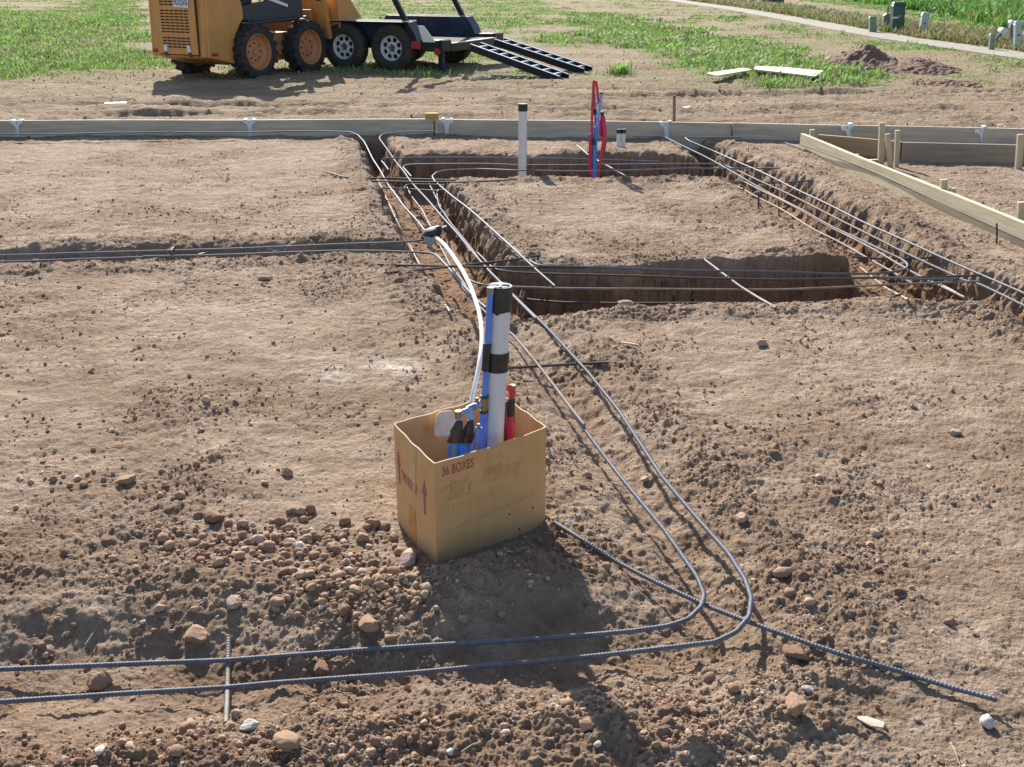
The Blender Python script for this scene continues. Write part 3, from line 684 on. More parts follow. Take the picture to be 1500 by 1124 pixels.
# standing pins
def pin(px, yb, yt, label, r=.006, m='steel_dark'):
    g = G(px, yb, 0); t = PD(px, yt, g.y); mb = MB()
    mb.tube([g-Vector((0,0,.04)), g, (g+t)/2+Vector((.002,0,0)), t], r, n=8); return tag(mb.build('rebar_pin', M[m]), label, 'rebar pin', 'short pins standing in the trenches')
pin(560, 304, 276, 'dark pin standing under the left low bar in the left trench')
pin(602, 303, 281, 'dark pin standing in the middle of the left trench head')
pin(637, 300, 279, 'dark pin standing at the right of the left trench head')
pin(1111, 307, 281, 'dark pin at the upper right corner of the middle soil block')
pin(1141, 316, 294, 'dark pin beside the doubled bars of the right trench, right of the corner pin')
pin(1460, 356, 327, 'dark pin in front of the pale form board near the right edge')
pin(636, 200, 176, 'dark pin under the yellow timber block on the form board', .007)
pin(1072, 205, 183, 'dark pin against the grey form board right of the middle')
pin(1329, 203, 180, 'rusty thin pin behind the brown form board', .006)
pin(779, 449, 434, 'small pin in the near trench close to its left end', .006)
mb = MB(); a = P(252,371,.02); mb.tube([a+Vector((-.0,-.02,-.03)), a+Vector((0,-.015,.02)), a+Vector((0,.04,.025)), a+Vector((.0,.05,-.03))], .004); tag(mb.build('tie_wire', M['tape']), 'black wire tie round the bars in the left ditch', 'tie wire')
# ------------------------------------------------------------------ carton
Z0, ZT = -.05, .322
FR = (BR-BF); FL = (BL-BF); LR, LL = FR.length, FL.length
eR, eL = FR.normalized(), FL.normalized()
C4 = [BF, BR, BR+FL, BL]
EDG = [(BF, eR, LR), (BR, eL, LL), (BR+FL, -eR, LR), (BL, -eL, LL)]
nrm = [Vector((e.y, -e.x, 0)) for _, e, _ in EDG]
bulge = [.004, .004, .006, .007]
def wall(k, s, z, off=0):
    o, e, L = EDG[k]; t = s/L
    b = bulge[k]*math.sin(math.pi*min(max(t, 0), 1))*(.4+.6*math.sin(math.pi*min(max((z-Z0)/(ZT-Z0)*.5, 0), 1)))
    if k == 3: b -= .006*math.sin(math.pi*t)*max(0, (z-.12)/.2)
    w = .0012*math.sin(z*31+s*9+k*2)
    return o+e*s+nrm[k]*(b+w+off)+Vector((0, 0, z))
def top_z(k, s):
    o, e, L = EDG[k]
    if s <= .001 or s >= L-.001:
        c = k if s <= .001 else (k+1) % 4; return ZT+[.0,.002,-.001,.003][c]
    t = s/L; a, b = [.0,.002,-.001,.003][k], [.0,.002,-.001,.003][(k+1) % 4]
    return ZT+a*(1-t)+b*t+.0022*math.sin(s*55+k)*math.sin(math.pi*t)-.003*math.sin(math.pi*t)
mb = MB(); NZ = 12; th = .0045; cols = []
for k in range(4):
    L = EDG[k][2]; n = 22
    for i in range(n): cols.append((k, L*i/n))
nC = len(cols); vo = []; vi = []
for (k, s) in cols:
    zt = top_z(k, s); corner = s < .001
    nn = nrm[k] if not corner else (nrm[k]+nrm[k-1])
    for j in range(NZ+1):
        z = Z0+(zt-Z0)*j/NZ; p = wall(k, s, z) if not corner else C4[k]+Vector((0,0,z))+(nrm[k]+nrm[k-1])*(-.002)
        vo.append(p); vi.append(p-nn*th)
V = vo+vi; m_ = NZ+1; Fs = []; mi = []
for c in range(nC):
    d = (c+1) % nC
    for j in range(NZ):
        Fs.append((c*m_+j, d*m_+j, d*m_+j+1, c*m_+j+1)); Fs.append((nC*m_+c*m_+j, nC*m_+c*m_+j+1, nC*m_+d*m_+j+1, nC*m_+d*m_+j)); mi += [0, 0]
    Fs.append((c*m_+NZ, d*m_+NZ, nC*m_+d*m_+NZ, nC*m_+c*m_+NZ)); mi.append(1)
carton = empty('carton', BF); tag(carton, 'open brown cardboard carton standing round the pipes on a small soil mound', 'cardboard box')
def rel(vs): return [Vector(v)-BF for v in vs]
mb = MB(); mb.v = [tuple(v) for v in rel(V)]; mb.f = Fs; mb.mi = mi
mb.build('carton_wall', [M['card'], M['card_edge_sunlit']], parent=carton, angle=40)
def on_wall(name, m, k, pts, faces, label=None, off=.0012, mesh=None):
    mb = MB(); mb.add(rel([wall(k, s, z, off) for s, z in pts]), faces); o = mb.build(name, M[m], parent=carton, smooth=False)
    if label: o['label'] = label
    return o
def writing(name, m, k, text, s0, z0, size, sx=1, bold=0, shear=0, slope=0, space=1, label=None):
    vs, fs = text_mesh(text, size, bold, sx, shear, space)
    return on_wall(name, m, k, [(s0+x, z0+y+slope*x) for x, y in vs], fs, label)
writing('printed_count', 'ink_red', 0, '36 BOXES', .024, .277, .040, .58, .0007, space=1.1, label='red stencil print reading 36 BOXES')
writing('handwriting', 'ink_pen', 0, "Bill's", .040, .196, .085, .52, -.0012, .45, slope=-.02, label='faded pen handwriting')
writing('handwriting', 'ink_faint', 0, "Training", .150, .212, .078, .58, -.0012, .45, slope=.0, label='faded pen handwriting, fainter')
on_wall('pen_underline', 'ink_pen', 0, [(.018,.232),(.034,.243),(.060,.247),(.060,.2455),(.034,.241),(.018,.229)], [(0,1,2,3,4,5)])
# hardly legible line of small printing, worn to broken strokes
pts, fs = [], []
g = random.Random(5); s = .045
while s < .36:
    if g.random() < .86:
        h = g.uniform(.006, .010); z = .098+.235*(s-.045)*.26+g.uniform(-.001,.001); w = g.uniform(.0012,.0022)
        n = len(pts); pts += [(s, z), (s+w, z), (s+w*1.3, z+h), (s+w*.3, z+h)]; fs.append((n, n+1, n+2, n+3))
        if g.random() < .6:
            zz = z+g.choice([0, h*.45, h*.9]); n = len(pts); pts += [(s, zz), (s+.005, zz), (s+.005, zz+.0012), (s, zz+.0012)]; fs.append((n, n+1, n+2, n+3))
    s += g.choice([.0055, .0065, .0065, .012])
on_wall('worn_print_line', 'ink_faint', 0, pts, fs)
pts, fs = [], []; s = .04
while s < .25:
    h = g.uniform(.01, .02); z = .160+g.uniform(-.002,.002)+.05*(s-.04); n = len(pts)
    pts += [(s, z), (s+.0016, z), (s+.004, z+h), (s+.0024, z+h)]; fs.append((n, n+1, n+2, n+3)); s += g.uniform(.008, .02)
on_wall('worn_print_line', 'ink_faint', 0, pts, fs)
def strip(name, m, k, s0, s1, z0, z1, rag=.0, off=.0009):
    n = 14; pts = []; fs = []
    for i in range(n+1):
        z = z0+(z1-z0)*i/n; e = rag*math.sin(i*2.3)
        pts += [(s0+e, z), (s1+e*.6, z)]
        if i: fs.append((2*i-2, 2*i-1, 2*i+1, 2*i))
    return on_wall(name, m, k, pts, fs, off=off)
strip('packing_tape', 'packtape', 0, .178, .236, .255, .316, .001)
strip('packing_tape', 'packtape2', 0, .180, .232, .236, .262, .0016)
strip('packing_tape', 'packtape', 3, .135, .185, .175, .314, .001)
strip('packing_tape', 'packtape2', 3, .120, .175, -.01, .115, .002)
for s_, z_ in ((.262,.082),(.352,.075),(.30,.02)): on_wall('small_hole', 'slot', 0, [(s_+.003*math.cos(a)*1, z_+.004*math.sin(a)) for a in [i*math.pi/4 for i in range(8)]], [tuple(range(8))])
def arrow(s, z):
    A = [(s-.006,z),(s+.006,z),(s+.006,z+.065),(s+.017,z+.062),(s,z+.110),(s-.017,z+.062),(s-.006,z+.065)]
    on_wall('printed_arrow', 'ink_pink', 3, A, [tuple(range(7))])
# wall 3 runs from the left corner to the front corner
arrow(.045, .145); arrow(.245, .135)
writing('printed_words', 'ink_pink', 3, 'THIS SIDE UP', .068, .172, .044, .50, .0006, slope=.0, label='faded pink print reading THIS SIDE UP')
# white rounded flap inside
q0 = wall(2, LR-.20, .30)-nrm[2]*.012
# ------------------------------------------------------------------ pipes in the carton
YP = 2.985
foot = PD(721, 655, YP); foot = foot+(foot-PD(733, 425, YP)).normalized()*.27
topc = PD(733, 420, YP); ax = (topc-foot).normalized()
dp = empty('drain_pipe', (foot.x, foot.y, foot.z)); tag(dp, 'tall white plastic drain pipe with a black taped top standing in the carton', 'drain pipe')
r0 = .0325
def loc(p): return Vector(p)-foot
Lp = (topc-foot).length
mb = MB(); mb.cyl(Vector((0,0,0))-ax*.06, ax*Lp, r0, n=40); mb.build('pipe_wall', M['pvc'], parent=dp)
mb = MB(); prof = [(r0+.0025, Lp-.068), (r0+.0035, Lp-.05), (r0+.003, Lp+.001), (r0+.001, Lp+.004), (.004, Lp+.002)]
mb.lathe([(r, h) for r, h in prof], (0,0,0), ax, 40)
# ragged lower rim of the tape
v = [Vector(a) for a in mb.v]
for i in range(40): v[i*5] = v[i*5]-ax*(.007*max(0, math.sin(i*.55+1))+.002*math.sin(i*1.9))
mb.v = [tuple(a) for a in v]; mb.build('taped_top', M['tape'], parent=dp)
mb = MB(); mb.cyl(ax*(Lp+.0022), ax*(Lp+.0045), .026, n=28); mb.box(ax*(Lp+.0055), (.050,.006,.004)); mb.box(ax*(Lp+.0055), (.006,.050,.004)); mb.build('pipe_cap', M['grey_fit'], parent=dp)
hb = Lp-(PD(733,415,YP)-PD(727,522,YP)).length
mb = MB(); mb.lathe([(r0+.0005, hb-.032), (r0+.0035, hb-.031), (r0+.0025, hb-.01), (r0+.0045, hb+.008), (r0+.003, hb+.026), (r0+.0005, hb+.027)], (0,0,0), ax, 40); mb.build('tape_band', M['tape'], parent=dp)
# tall blue water pipe taped to it
def tube_obj(name, m, pts, r, parent, base, step=.01, smooth=.02, flat=1.0, n=12):
    Q = path3([Vector(p) for p in pts], step, smooth)-np.array(base); mb = MB(); mb.tube(Q, r, n=n, flat=flat); return mb.build(name, M[m], parent=parent)
YB_ = YP-.034
base = PD(706, 660, YB_); base.z = .02
bp = empty('blue_water_pipe', base); tag(bp, 'tall blue water pipe taped to the left side of the white drain pipe', 'water pipe')
tube_obj('upper_sleeve', 'blue', [PD(718.5,428,YB_), PD(716,470,YB_), PD(713,520,YB_), PD(711,560,YB_), PD(709.5,582,YB_)], .0088, bp, base)
tube_obj('end_cap', 'grey_fit', [PD(718.8,421,YB_), PD(718.4,431,YB_)], .0105, bp, base, step=.003, smooth=0)
tube_obj('tape_wrap', 'tape', [PD(713.5,503,YB_), PD(712.5,520,YB_), PD(711,543,YB_)], .0115, bp, base, smooth=0)
tube_obj('brass_tee', 'brass', [PD(709.5,580,YB_), PD(709,604,YB_)], .0108, bp, base, step=.004, smooth=0)
tube_obj('tee_collar', 'machine_dark', [PD(709.6,579,YB_), PD(709.5,583,YB_)], .0125, bp, base, step=.002, smooth=0)
tube_obj('tee_collar', 'machine_dark', [PD(708.8,601,YB_), PD(708.6,605,YB_)], .0125, bp, base, step=.002, smooth=0)
tube_obj('lower_sleeve', 'blue', [PD(708.5,604,YB_), PD(706.5,635,YB_), PD(705,662,YB_), Vector((PD(704,690,YB_).x, YB_, .0))], .0115, bp, base)
# manifold to the left
Ym = 2.92
mbse = PD(680, 665, Ym); mbse.z = .0
mf = empty('water_manifold', mbse); tag(mf, 'blue plastic water manifold with two black taped blue sleeves inside the carton', 'water manifold')
A_ = [PD(672,606,Ym-.02), PD(684,601,Ym-.01), PD(695,596,Ym+.01), PD(704,591,Ym+.02)]
tube_obj('manifold_tube', 'lblue', A_, .0072, mf, mbse, smooth=0)
for i, (a, b, m_n, rr) in enumerate(((670,676,'grey_fit',.0095), (684,687,'lblue',.0098), (688,692,'grey_fit',.0102), (693,696,'grey_fit',.0098), (699,703,'lblue',.0100))):
    f = lambda x: PD(x, 606.6-(x-670)*.455, Ym-.02+(x-670)*.0012)
    tube_obj('fitting_ring', m_n, [f(a), (f(a)+f(b))/2, f(b)], rr, mf, mbse, step=.003, smooth=0)
tube_obj('brass_elbow', 'brass', [PD(671,602,Ym-.022), PD(671.5,613,Ym-.022)], .0098, mf, mbse, step=.004, smooth=0)
mb = MB(); c = PD(698.5,585.5,Ym+.01)-mbse; mb.cyl(c-Vector((0,0,.008)), c+Vector((0,0,.006)), .0065, .005, n=12); mb.build('bleed_knob', M['brass'], parent=mf)
def sleeve(xt, yt, xb, yb, wt, wb, Y, parent, base, m, name='film_sleeve', ground_=True):
    """a flattened film sleeve, wider at the foot"""
    mb = MB(); n = 9; vs = []; k = 12
    for i in range(n+1):
        t = i/n; c = PD(xt+(xb-xt)*t, yt+(yb-yt)*t, Y)
        if i == n and ground_: c = Vector((c.x, Y, min(c.z, .0)))
        w = (wt+(wb-wt)*min(t*1.6, 1))/2; 
        for j in range(k):
            a = 2*math.pi*j/k; cr = 1+.10*math.sin(3*a+i*1.3)
            vs.append(c+Vector((w*math.cos(a)*cr, .55*w*math.sin(a)*cr, 0)))
    fs = [(i*k+j, i*k+(j+1) % k, (i+1)*k+(j+1) % k, (i+1)*k+j) for i in range(n) for j in range(k)]
    fs += [tuple(range(k))[::-1]]
    mb.add([v-base for v in vs], fs); return mb.build(name, M[m], parent=parent)
px2m = Ym/.93/1600
sleeve(667,636,664,690, 18*px2m, 19*px2m, Ym-.03, mf, mbse, 'blue2')
sleeve(684,636,682,686, 16*px2m, 19*px2m, Ym-.01, mf, mbse, 'blue2')
sleeve(672,617,666.5,648, 10*px2m, 22*px2m, Ym-.036, mf, mbse, 'tape', 'tape_wrap', False)
sleeve(689,616,683,648, 9*px2m, 20*px2m, Ym-.018, mf, mbse, 'tape', 'tape_wrap', False)
tube_obj('sleeve_neck', 'lblue', [PD(672,611,Ym-.022), PD(671.5,620,Ym-.026)], .009, mf, mbse, step=.004, smooth=0)
tube_obj('sleeve_neck', 'lblue', [PD(689,600,Ym-.0), PD(689,618,Ym-.01)], .0085, mf, mbse, step=.004, smooth=0)
b2 = PD(700, 670, Ym-.03); b2.z = 0
sb = empty('blue_pipe_stub', b2); tag(sb, 'short deep blue pipe stub between the manifold sleeves and the drain pipe', 'water pipe')
tube_obj('stub_sleeve', 'blue', [PD(701.5,626,Ym-.03), PD(700,650,Ym-.03), Vector((PD(699,690,Ym-.03).x, Ym-.03, 0))], .0105, sb, b2)
mb = MB(); c = PD(701,622.5,Ym-.03)-b2; mb.cyl(c-Vector((0,0,.006)), c+Vector((0,0,.003)), .006, .0045, n=12); mb.build('stub_plug', M['brass'], parent=sb)
# red pipe to the right
Yr_ = YP+.03
rb = PD(749, 655, Yr_); rb.z = 0
rp = empty('red_water_pipe', rb); tag(rp, 'red water pipe with a bent elbow right of the drain pipe in the carton', 'water pipe')
sleeve(748,607,746,684, 12*px2m, 16*px2m, Yr_, rp, rb, 'red', 'red_sleeve')
tube_obj('tape_wrap', 'tape', [PD(749,584,Yr_), PD(748.5,596,Yr_), PD(748,609,Yr_)], .0118, rp, rb, step=.005, smooth=0)
tube_obj('elbow_tube', 'redtube', [PD(749,585,Yr_), PD(749.5,574,Yr_), PD(748,568,Yr_-.004), PD(742.5,568,Yr_-.012)], .0098, rp, rb, step=.004, smooth=.006)
tube_obj('elbow_fitting', 'brass', [PD(750.5,581,Yr_+.003), PD(750.5,564,Yr_+.003)], .0102, rp, rb, step=.004, smooth=0)
tube_obj('side_strip', 'machine_dark', [PD(741,588,Yr_-.005), PD(739,620,Yr_-.005), PD(738,670,Yr_-.005)], .004, rp, rb, smooth=0)
# paper flap in the carton
ctr = PD(651, 621, 3.07); mb = MB(); hw, hh_ = .030, .040; pts = []
for i in range(28):
    a = 2*math.pi*i/28; x = math.copysign(abs(math.cos(a))**.55, math.cos(a))*hw; y = math.copysign(abs(math.sin(a))**.55, math.sin(a))*hh_; pts.append((x+.12*y, y))
mb.prism(pts, ctr, (1,.25,0), (0,.12,1), (-.25,.97,-.1), .003); tag(mb.build('paper_flap', M['paper']), 'white rounded paper flap stained brown inside the carton behind the manifold', 'paper flap')
# ------------------------------------------------------------------ white tube and its taped bundle
M['scrapgrey'] = mat('grey plastic film', (.36,.37,.36), (.25,.255,.25), rough=.4, scale=30)
tb = [PD(690,590,3.02), PD(697,568,3.03), PD(705,544,3.06), PD(708,508,3.15), PD(704,463,3.5), PD(691,423,4.2), PD(678,397,4.9), PD(661,371,5.8), PD(647,354,6.35), PD(636,347,6.55)]
bs = Vector((tb[-1].x, tb[-1].y, .0)); wt = empty('flexible_tube', bs); tag(wt, 'white flexible tube arching from the carton back to the black taped bundle', 'flexible tube')
def flat_path(pts): 
    Q = path3([Vector(p) for p in pts], .03, .35)-np.array(bs); return Q
Q = flat_path(tb); rads = np.interp(np.linspace(0, 1, len(Q)), [0, .2, .6, 1], [.0068, .0076, .0108, .0128]); mb = MB(); mb.tube(Q, rads, n=14); mb.build('tube_wall', M['white_tube'], parent=wt)
c = PD(634, 343, 6.55)-bs
mb = MB(); n = 12; 
rings = [(-.070,-.016,.024,.014), (-.045,-.002,.040,.034), (0,.006,.048,.046), (.032,.012,.042,.042), (.05,.024,.028,.026), (.058,.036,.012,.010)]
vs = []
for i, (dx, dz, w, h) in enumerate(rings):
    for j in range(n): a = 2*math.pi*j/n; k = 1+.16*math.sin(2*a+i); vs.append(c+Vector((dx, w*math.cos(a)*k, dz+h*math.sin(a)*k)))
mb.add(vs, [(i*n+j, i*n+(j+1) % n, (i+1)*n+(j+1) % n, (i+1)*n+j) for i in range(len(rings)-1) for j in range(n)]+[tuple(range(n))[::-1], tuple(range((len(rings)-1)*n, len(rings)*n))])
mb.build('tape_bundle', M['tape'], parent=wt)
mb = MB(); mb.add([c+Vector(p) for p in ((-.055,-.045,-.005),(.03,-.045,-.01),(.0,-.055,-.06),(-.02,-.05,-.075),(-.045,-.045,-.045))]+[c+Vector(p) for p in ((-.055,-.02,-.005),(.03,-.02,-.01),(.0,-.03,-.06),(-.02,-.025,-.075),(-.045,-.02,-.045))],
   [(0,1,2,3,4),(9,8,7,6,5)]+[(i,(i+5),(i+1)%5+5,(i+1)%5) for i in range(5)]); mb.build('plastic_scrap', M['scrapgrey'], parent=wt)
mb = MB(); mb.bar(c+Vector((.03,0,.03)), c+Vector((.085,-.01,.052)), .02, .008); mb.build('tape_tail', M['white_tube'], parent=wt)
# ------------------------------------------------------------------ far pipes
YF = 9.3
a = PD(765, 258, YF); t = PD(766, 153, YF); w = empty('drain_pipe', (a.x, a.y, a.z-.15)); tag(w, 'white drain pipe with a black top standing alone in the rear trench', 'drain pipe')
o_ = Vector(w.location); mb = MB(); mb.cyl(a-Vector((0,0,.15))-o_, t-o_, .036, n=24); mb.build('pipe_wall', M['pvc'], parent=w)
mb = MB(); mb.cyl(t-Vector((0,0,.055))-o_, t+Vector((0,0,.006))-o_, .0395, n=24); mb.build('taped_top', M['tape'], parent=w)
g = G(909, 216, 0); w = empty('drain_pipe', g); tag(w, 'short white twin pipe stub with a black top beyond the rear trench', 'drain pipe')
hgt = PD(909,190,g.y).z-g.z
for dx in (-.021, .023):
    mb = MB(); mb.cyl((dx,0,-.05), (dx,0,hgt), .020, n=18); mb.build('pipe_wall', M['pvc'], parent=w)
    mb = MB(); mb.cyl((dx,0,hgt-.035), (dx,0,hgt+.004), .023, n=18); mb.build('taped_top', M['tape'], parent=w)
bb = PD(870, 258, YF); bb.z -= .1; w = empty('water_pipe_bundle', bb); tag(w, 'tall tied bundle of red, violet and blue water pipes in the rear trench', 'water pipes')
def T(name, m, pts, r, dy=0, sm=.05): return tube_obj(name, m, [PD(x, y, YF+dy) for x, y in pts], r, w, bb, step=.03, smooth=sm)
T('red_tube', 'redtube', [(865,262),(866,230),(867,180),(868.5,140),(870,116),(872,113),(874,122),(877,152)], .011)
T('violet_tube', 'violet', [(870,118),(871,150),(872.5,178),(873,200)], .010, .012)
T('light_blue_tube', 'lblue', [(881.5,137),(879,155),(875,180),(872.5,200)], .012, -.012)
T('blue_sleeve', 'blue2', [(873,186),(871.5,215),(871,248),(870,262)], .019, -.01)
T('red_sleeve', 'red', [(866,196),(864.5,225),(865,248),(867,262)], .017, -.004)
T('red_sleeve', 'red', [(882.5,170),(885,188),(886,205),(883,222)], .021)
T('red_sleeve', 'red', [(880,175),(879.5,190),(880,200)], .012, .01)
T('red_tube', 'redtube', [(882,221),(879,238),(875,262)], .012)
T('tape_wrap', 'tape', [(870,202),(870,212)], .026, -.006, 0)
T('tape_wrap', 'tape', [(882,164),(882.4,172)], .015, 0, 0)
T('tape_tip', 'tape', [(881.6,135.5),(881.4,138)], .013, -.012, 0)
T('tape_wrap', 'tape', [(872,160),(872,168)], .014, 0, 0)
T('brass_fitting', 'brass', [(872,150),(872,155)], .014, 0, 0)
# ------------------------------------------------------------------ form boards
def board(p0, p1, z0, z1, th, m, label, name='form_board', group='form boards round the slab', b=.003):
    p0 = Vector((p0[0], p0[1], 0)); p1 = Vector((p1[0], p1[1], 0)); L = (p1-p0).length; d = (p1-p0).normalized(); ang = math.atan2(d.y, d.x)
    mb = MB(); n = max(int(L/.25), 2); vs = []
    for i in range(n+1):
        s = -L/2+L*i/n; w = .004*math.sin(s*1.7+L)
        for y, z in ((-th/2, z0), (th/2, z0), (th/2, z1), (-th/2, z1)): vs.append((s, y+w, z+(.0025*math.sin(s*2.3+1) if z == z1 else 0)))
    fs = [(i*4+j, (i+1)*4+j, (i+1)*4+(j+1) % 4, i*4+(j+1) % 4) for i in range(n) for j in range(4)]+[(0,1,2,3), (n*4+3, n*4+2, n*4+1, n*4)]
    mb.add(vs, fs); c = (p0+p1)/2
    o = mb.build(name, M[m], loc=(c.x, c.y, 0), rotz=ang, angle=30, bevel=b); return tag(o, label, 'form board', group)
def span(xa, ya, xb, yb, gap=.0):
    a, b = P(xa, ya, 0), P(xb, yb, 0); return a, b
A, B, C_, D_ = P(-420,203,0), P(640,199,0), P(1072,205,0), P(1640,218,0)
zt_b = .165
board(A, B-Vector((.003,0,0)), -.12, zt_b, .038, 'form_grey', 'weathered grey form board behind the dug area, left length')
board(B+Vector((.003,0,0)), C_-Vector((.003,0,0)), -.12, zt_b, .038, 'form_grey', 'weathered grey form board behind the rear trench, middle length')
board(C_+Vector((.003,0,0)), D_, -.12, zt_b, .038, 'form_grey', 'weathered grey form board behind the brown boards, right length')
# anchor straps hooked over the board
def along(px):
    """point on the back board line seen in direction px"""
    for a, b in ((A, B), (B, C_), (C_, D_)):
        d = ray(px, 190); k = d[0]/d[1]; den = (b.x-a.x)-k*(b.y-a.y); t = (k*a.y-a.x)/den
        if -.001 <= t <= 1.001: return a+(b-a)*t
    return a+(b-a)*t
def strap_mesh(lean):
    mb = MB(); t = .003
    def plate(pts, y): mb.prism(pts, (0, y, 0), (1,0,0), (0,0,1), (0,1,0), t)
    plate([(-.020,-.115),(.020,-.115),(.022,.0),(-.022,.0)], -.024)
    plate([(-.022,-.01),(.0,0),(-.006,.045),(-.060,.052),(-.060,.018),(-.036,.012)], -.0245)
    plate([(.0,0),(.022,-.01),(.036,.012),(.060,.018),(.060,.052),(.006,.045)], -.0235)
    mb.box((-.042, .012, .051), (.026, .075, t)); mb.box((.042, .012, .051), (.026, .075, t))
    mb.box((-.0195, -.029, -.05), (.003, .010, .10)); mb.box((.0195, -.029, -.05), (.003, .010, .10))
    return mb
straps = [(27,'leftmost in the photo'),(367,'second from the left'),(655,'beside the yellow block'),(975,'where the right trench starts'),(1241,'behind the brown boards'),(1437,'rightmost in the photo')]
first = None
for i, (px, w) in enumerate(straps):
    p = along(px); lab = 'pale galvanised anchor strap hooked on the grey form board, '+w
    if first is None: first = strap_mesh(0).build('anchor_strap', M['galv'], loc=(0,0,0)); o = first
    else: o = first.copy(); COL.objects.link(o)
    o.location = (p.x, p.y, zt_b-.046); o.rotation_euler = (0, (.0,.0,.05,-.12,-.3,-.32)[i], 0); tag(o, lab, 'anchor strap', 'anchor straps along the form board')
p = along(633); mb = MB(); mb.box((0,0,.0), (.135,.05,.055)); o = mb.build('timber_block', M['yellow'], loc=(p.x, p.y+.002, zt_b+.031), bevel=.003); tag(o, 'yellow timber block sitting on top of the grey form board', 'timber block')
# brown boards and the pale diagonal board
Rb0, Rb1, Rb2 = P(1196,223,0), P(1312,235,0), P(1640,245,0)
Rb1 = Vector((P(1318,235,0).x, P(1318,235,0).y, 0))
board(Rb0, Rb1-Vector((.003,0,0)), -.06, .16, .038, 'form_brown', 'warm brown form board left of the crossed stakes')
board(Rb1+Vector((.003,0,0)), Rb2, -.06, .16, .038, 'form_dark', 'dull grey brown form board right of the crossed stakes')
Db0, Db1 = P(1173,219,0), P(1640,423,0)
board(Db0, Db1, -.05, .145, .038, 'form_pale', 'long pale diagonal form board running to the right edge')
nd = (Db1-Db0).normalized(); nn_ = Vector((nd.y, -nd.x, 0))   # towards the dug side
La = (Db1-Db0).length
pts = [Db0+nd*s+nn_*(.027+.004*math.sin(s*3))+Vector((0,0,.055+.02*math.sin(s*1.1)+.012*s/La)) for s in np.linspace(.1, La, 40)]
mb = MB(); mb.tube(pts, .0055, n=8); tag(mb.build('rebar', M['steel_dark']), 'thin bar leaning all along the pale diagonal form board', 'rebar', GB)
def stake(px, yb, yt, w, m, label, lean=0, yaw=.2, name='wooden_stake', cat='wooden stake', th=.035, dig=.15, group='wooden stakes holding the form boards', z0=0):
    a = G(px, yb, 0); t = PD(px+lean, yt, a.y); h = t.z-a.z
    mb = MB(); mb.bar((0,0,-dig), (t.x-a.x, 0, h), w, th, up=(0,1,0))
    o = mb.build(name, M[m], loc=(a.x, a.y, a.z), rotz=0, bevel=.002); return tag(o, label, cat, group)
stake(1292,243,180,.045,'wood','tall pale stake at the left of the crossed stakes')
stake(1315,245,191,.038,'wood','upright pale stake at the right of the crossed stakes')
stake(1310,246,196,.038,'wood','slanting stake leaning against the right upright of the crossed stakes', lean=-10, name='wooden_brace')
stake(1190,217,190,.045,'wood','small pale stake at the left end of the brown board')
stake(1255,243,226,.04,'wood','low stake stub behind the diagonal board, half way to the crossed stakes')
stake(1383,307,263,.045,'wood','brown stake behind the diagonal board right of its middle')
stake(1399,310,276,.040,'wood','low slanting stub beside the brown stake behind the diagonal board', lean=-4)
stake(1497,348,296,.05,'wood','pale stake at the right edge behind the diagonal board')
stake(1494,247,197,.050,'wood','pale upright stake on the dull board at the right edge', lean=1)
stake(1466,208,182,.055,'wood','short stake sticking up behind the grey board near the right edge')
stake(988,186,140,.030,'stake','dark metal stake standing beyond the grey form board', name='metal_stake', cat='metal stake', th=.015, group=None)
def scrap(px, py_, l, w, t, rz, m, label, name='timber_offcut', cat='timber offcut', tilt=0, lift=0):
    g = G(px, py_, 0); mb = MB(); mb.box((0,0,t/2), (l,w,t)); o = mb.build(name, M[m], loc=(g.x, g.y, g.z+.008+lift), rotz=rz, bevel=.002); o.rotation_euler.x = tilt; return tag(o, label, cat)
scrap(170,155,.26,.09,.03,.25,'ply','pale timber offcut on the dirt at left beyond the form board', tilt=.12)
scrap(1006,160,.16,.06,.02,.9,'ply','small pale wood chip beside the dark metal stake', tilt=.1)
scrap(1278,242,.10,.05,.04,.2,'wood','small block of wood on the soil behind the diagonal board')
scrap(923,507,.085,.012,.006,-.45,'wood','thin splinter of pale wood on the soil right of the diagonal bars', 'wood_splinter', 'wood splinter')
scrap(300,373,.09,.014,.006,.95,'wood','thin splinter beside the bars in the left ditch', 'wood_splinter', 'wood splinter')
# plywood sheets in the weeds
for (pp, lab) in (([(1034,108),(1088,101),(1102,103),(1050,111)], 'pale plywood sheet lying in the weeds, left piece'), ([(1106,99),(1148,100),(1206,104),(1194,111),(1150,107),(1104,103)], 'pale plywood sheet lying in the weeds, right piece')):
    W_ = [P(x, y, .12) for x, y in pp]; c = sum(W_, Vector())/len(W_); mb = MB()
    mb.prism([((w-c).x, (w-c).y) for w in W_], (0,0,0), (1,0,0), (0,1,0), (0,0,1), .018); o = mb.build('plywood_sheet', M['ply'], loc=c, smooth=False); o.rotation_euler = (.02,.01,0); tag(o, lab, 'plywood sheet')
# ------------------------------------------------------------------ skid steer loader
gR = P(375,115,0)
SF = Vector((.52,.854,0)).normalized(); SRt = Vector((SF.y,-SF.x,0)); WB = 1.16; TX = .64
org = gR-SRt*TX+SF*WB/2; rz = math.atan2(SRt.y, SRt.x)
g0 = -.01
sk = empty('skid_steer_loader', (org.x, org.y, g0), rz); tag(sk, 'orange skid steer loader seen from its rear corner beside the trailer', 'skid steer loader')
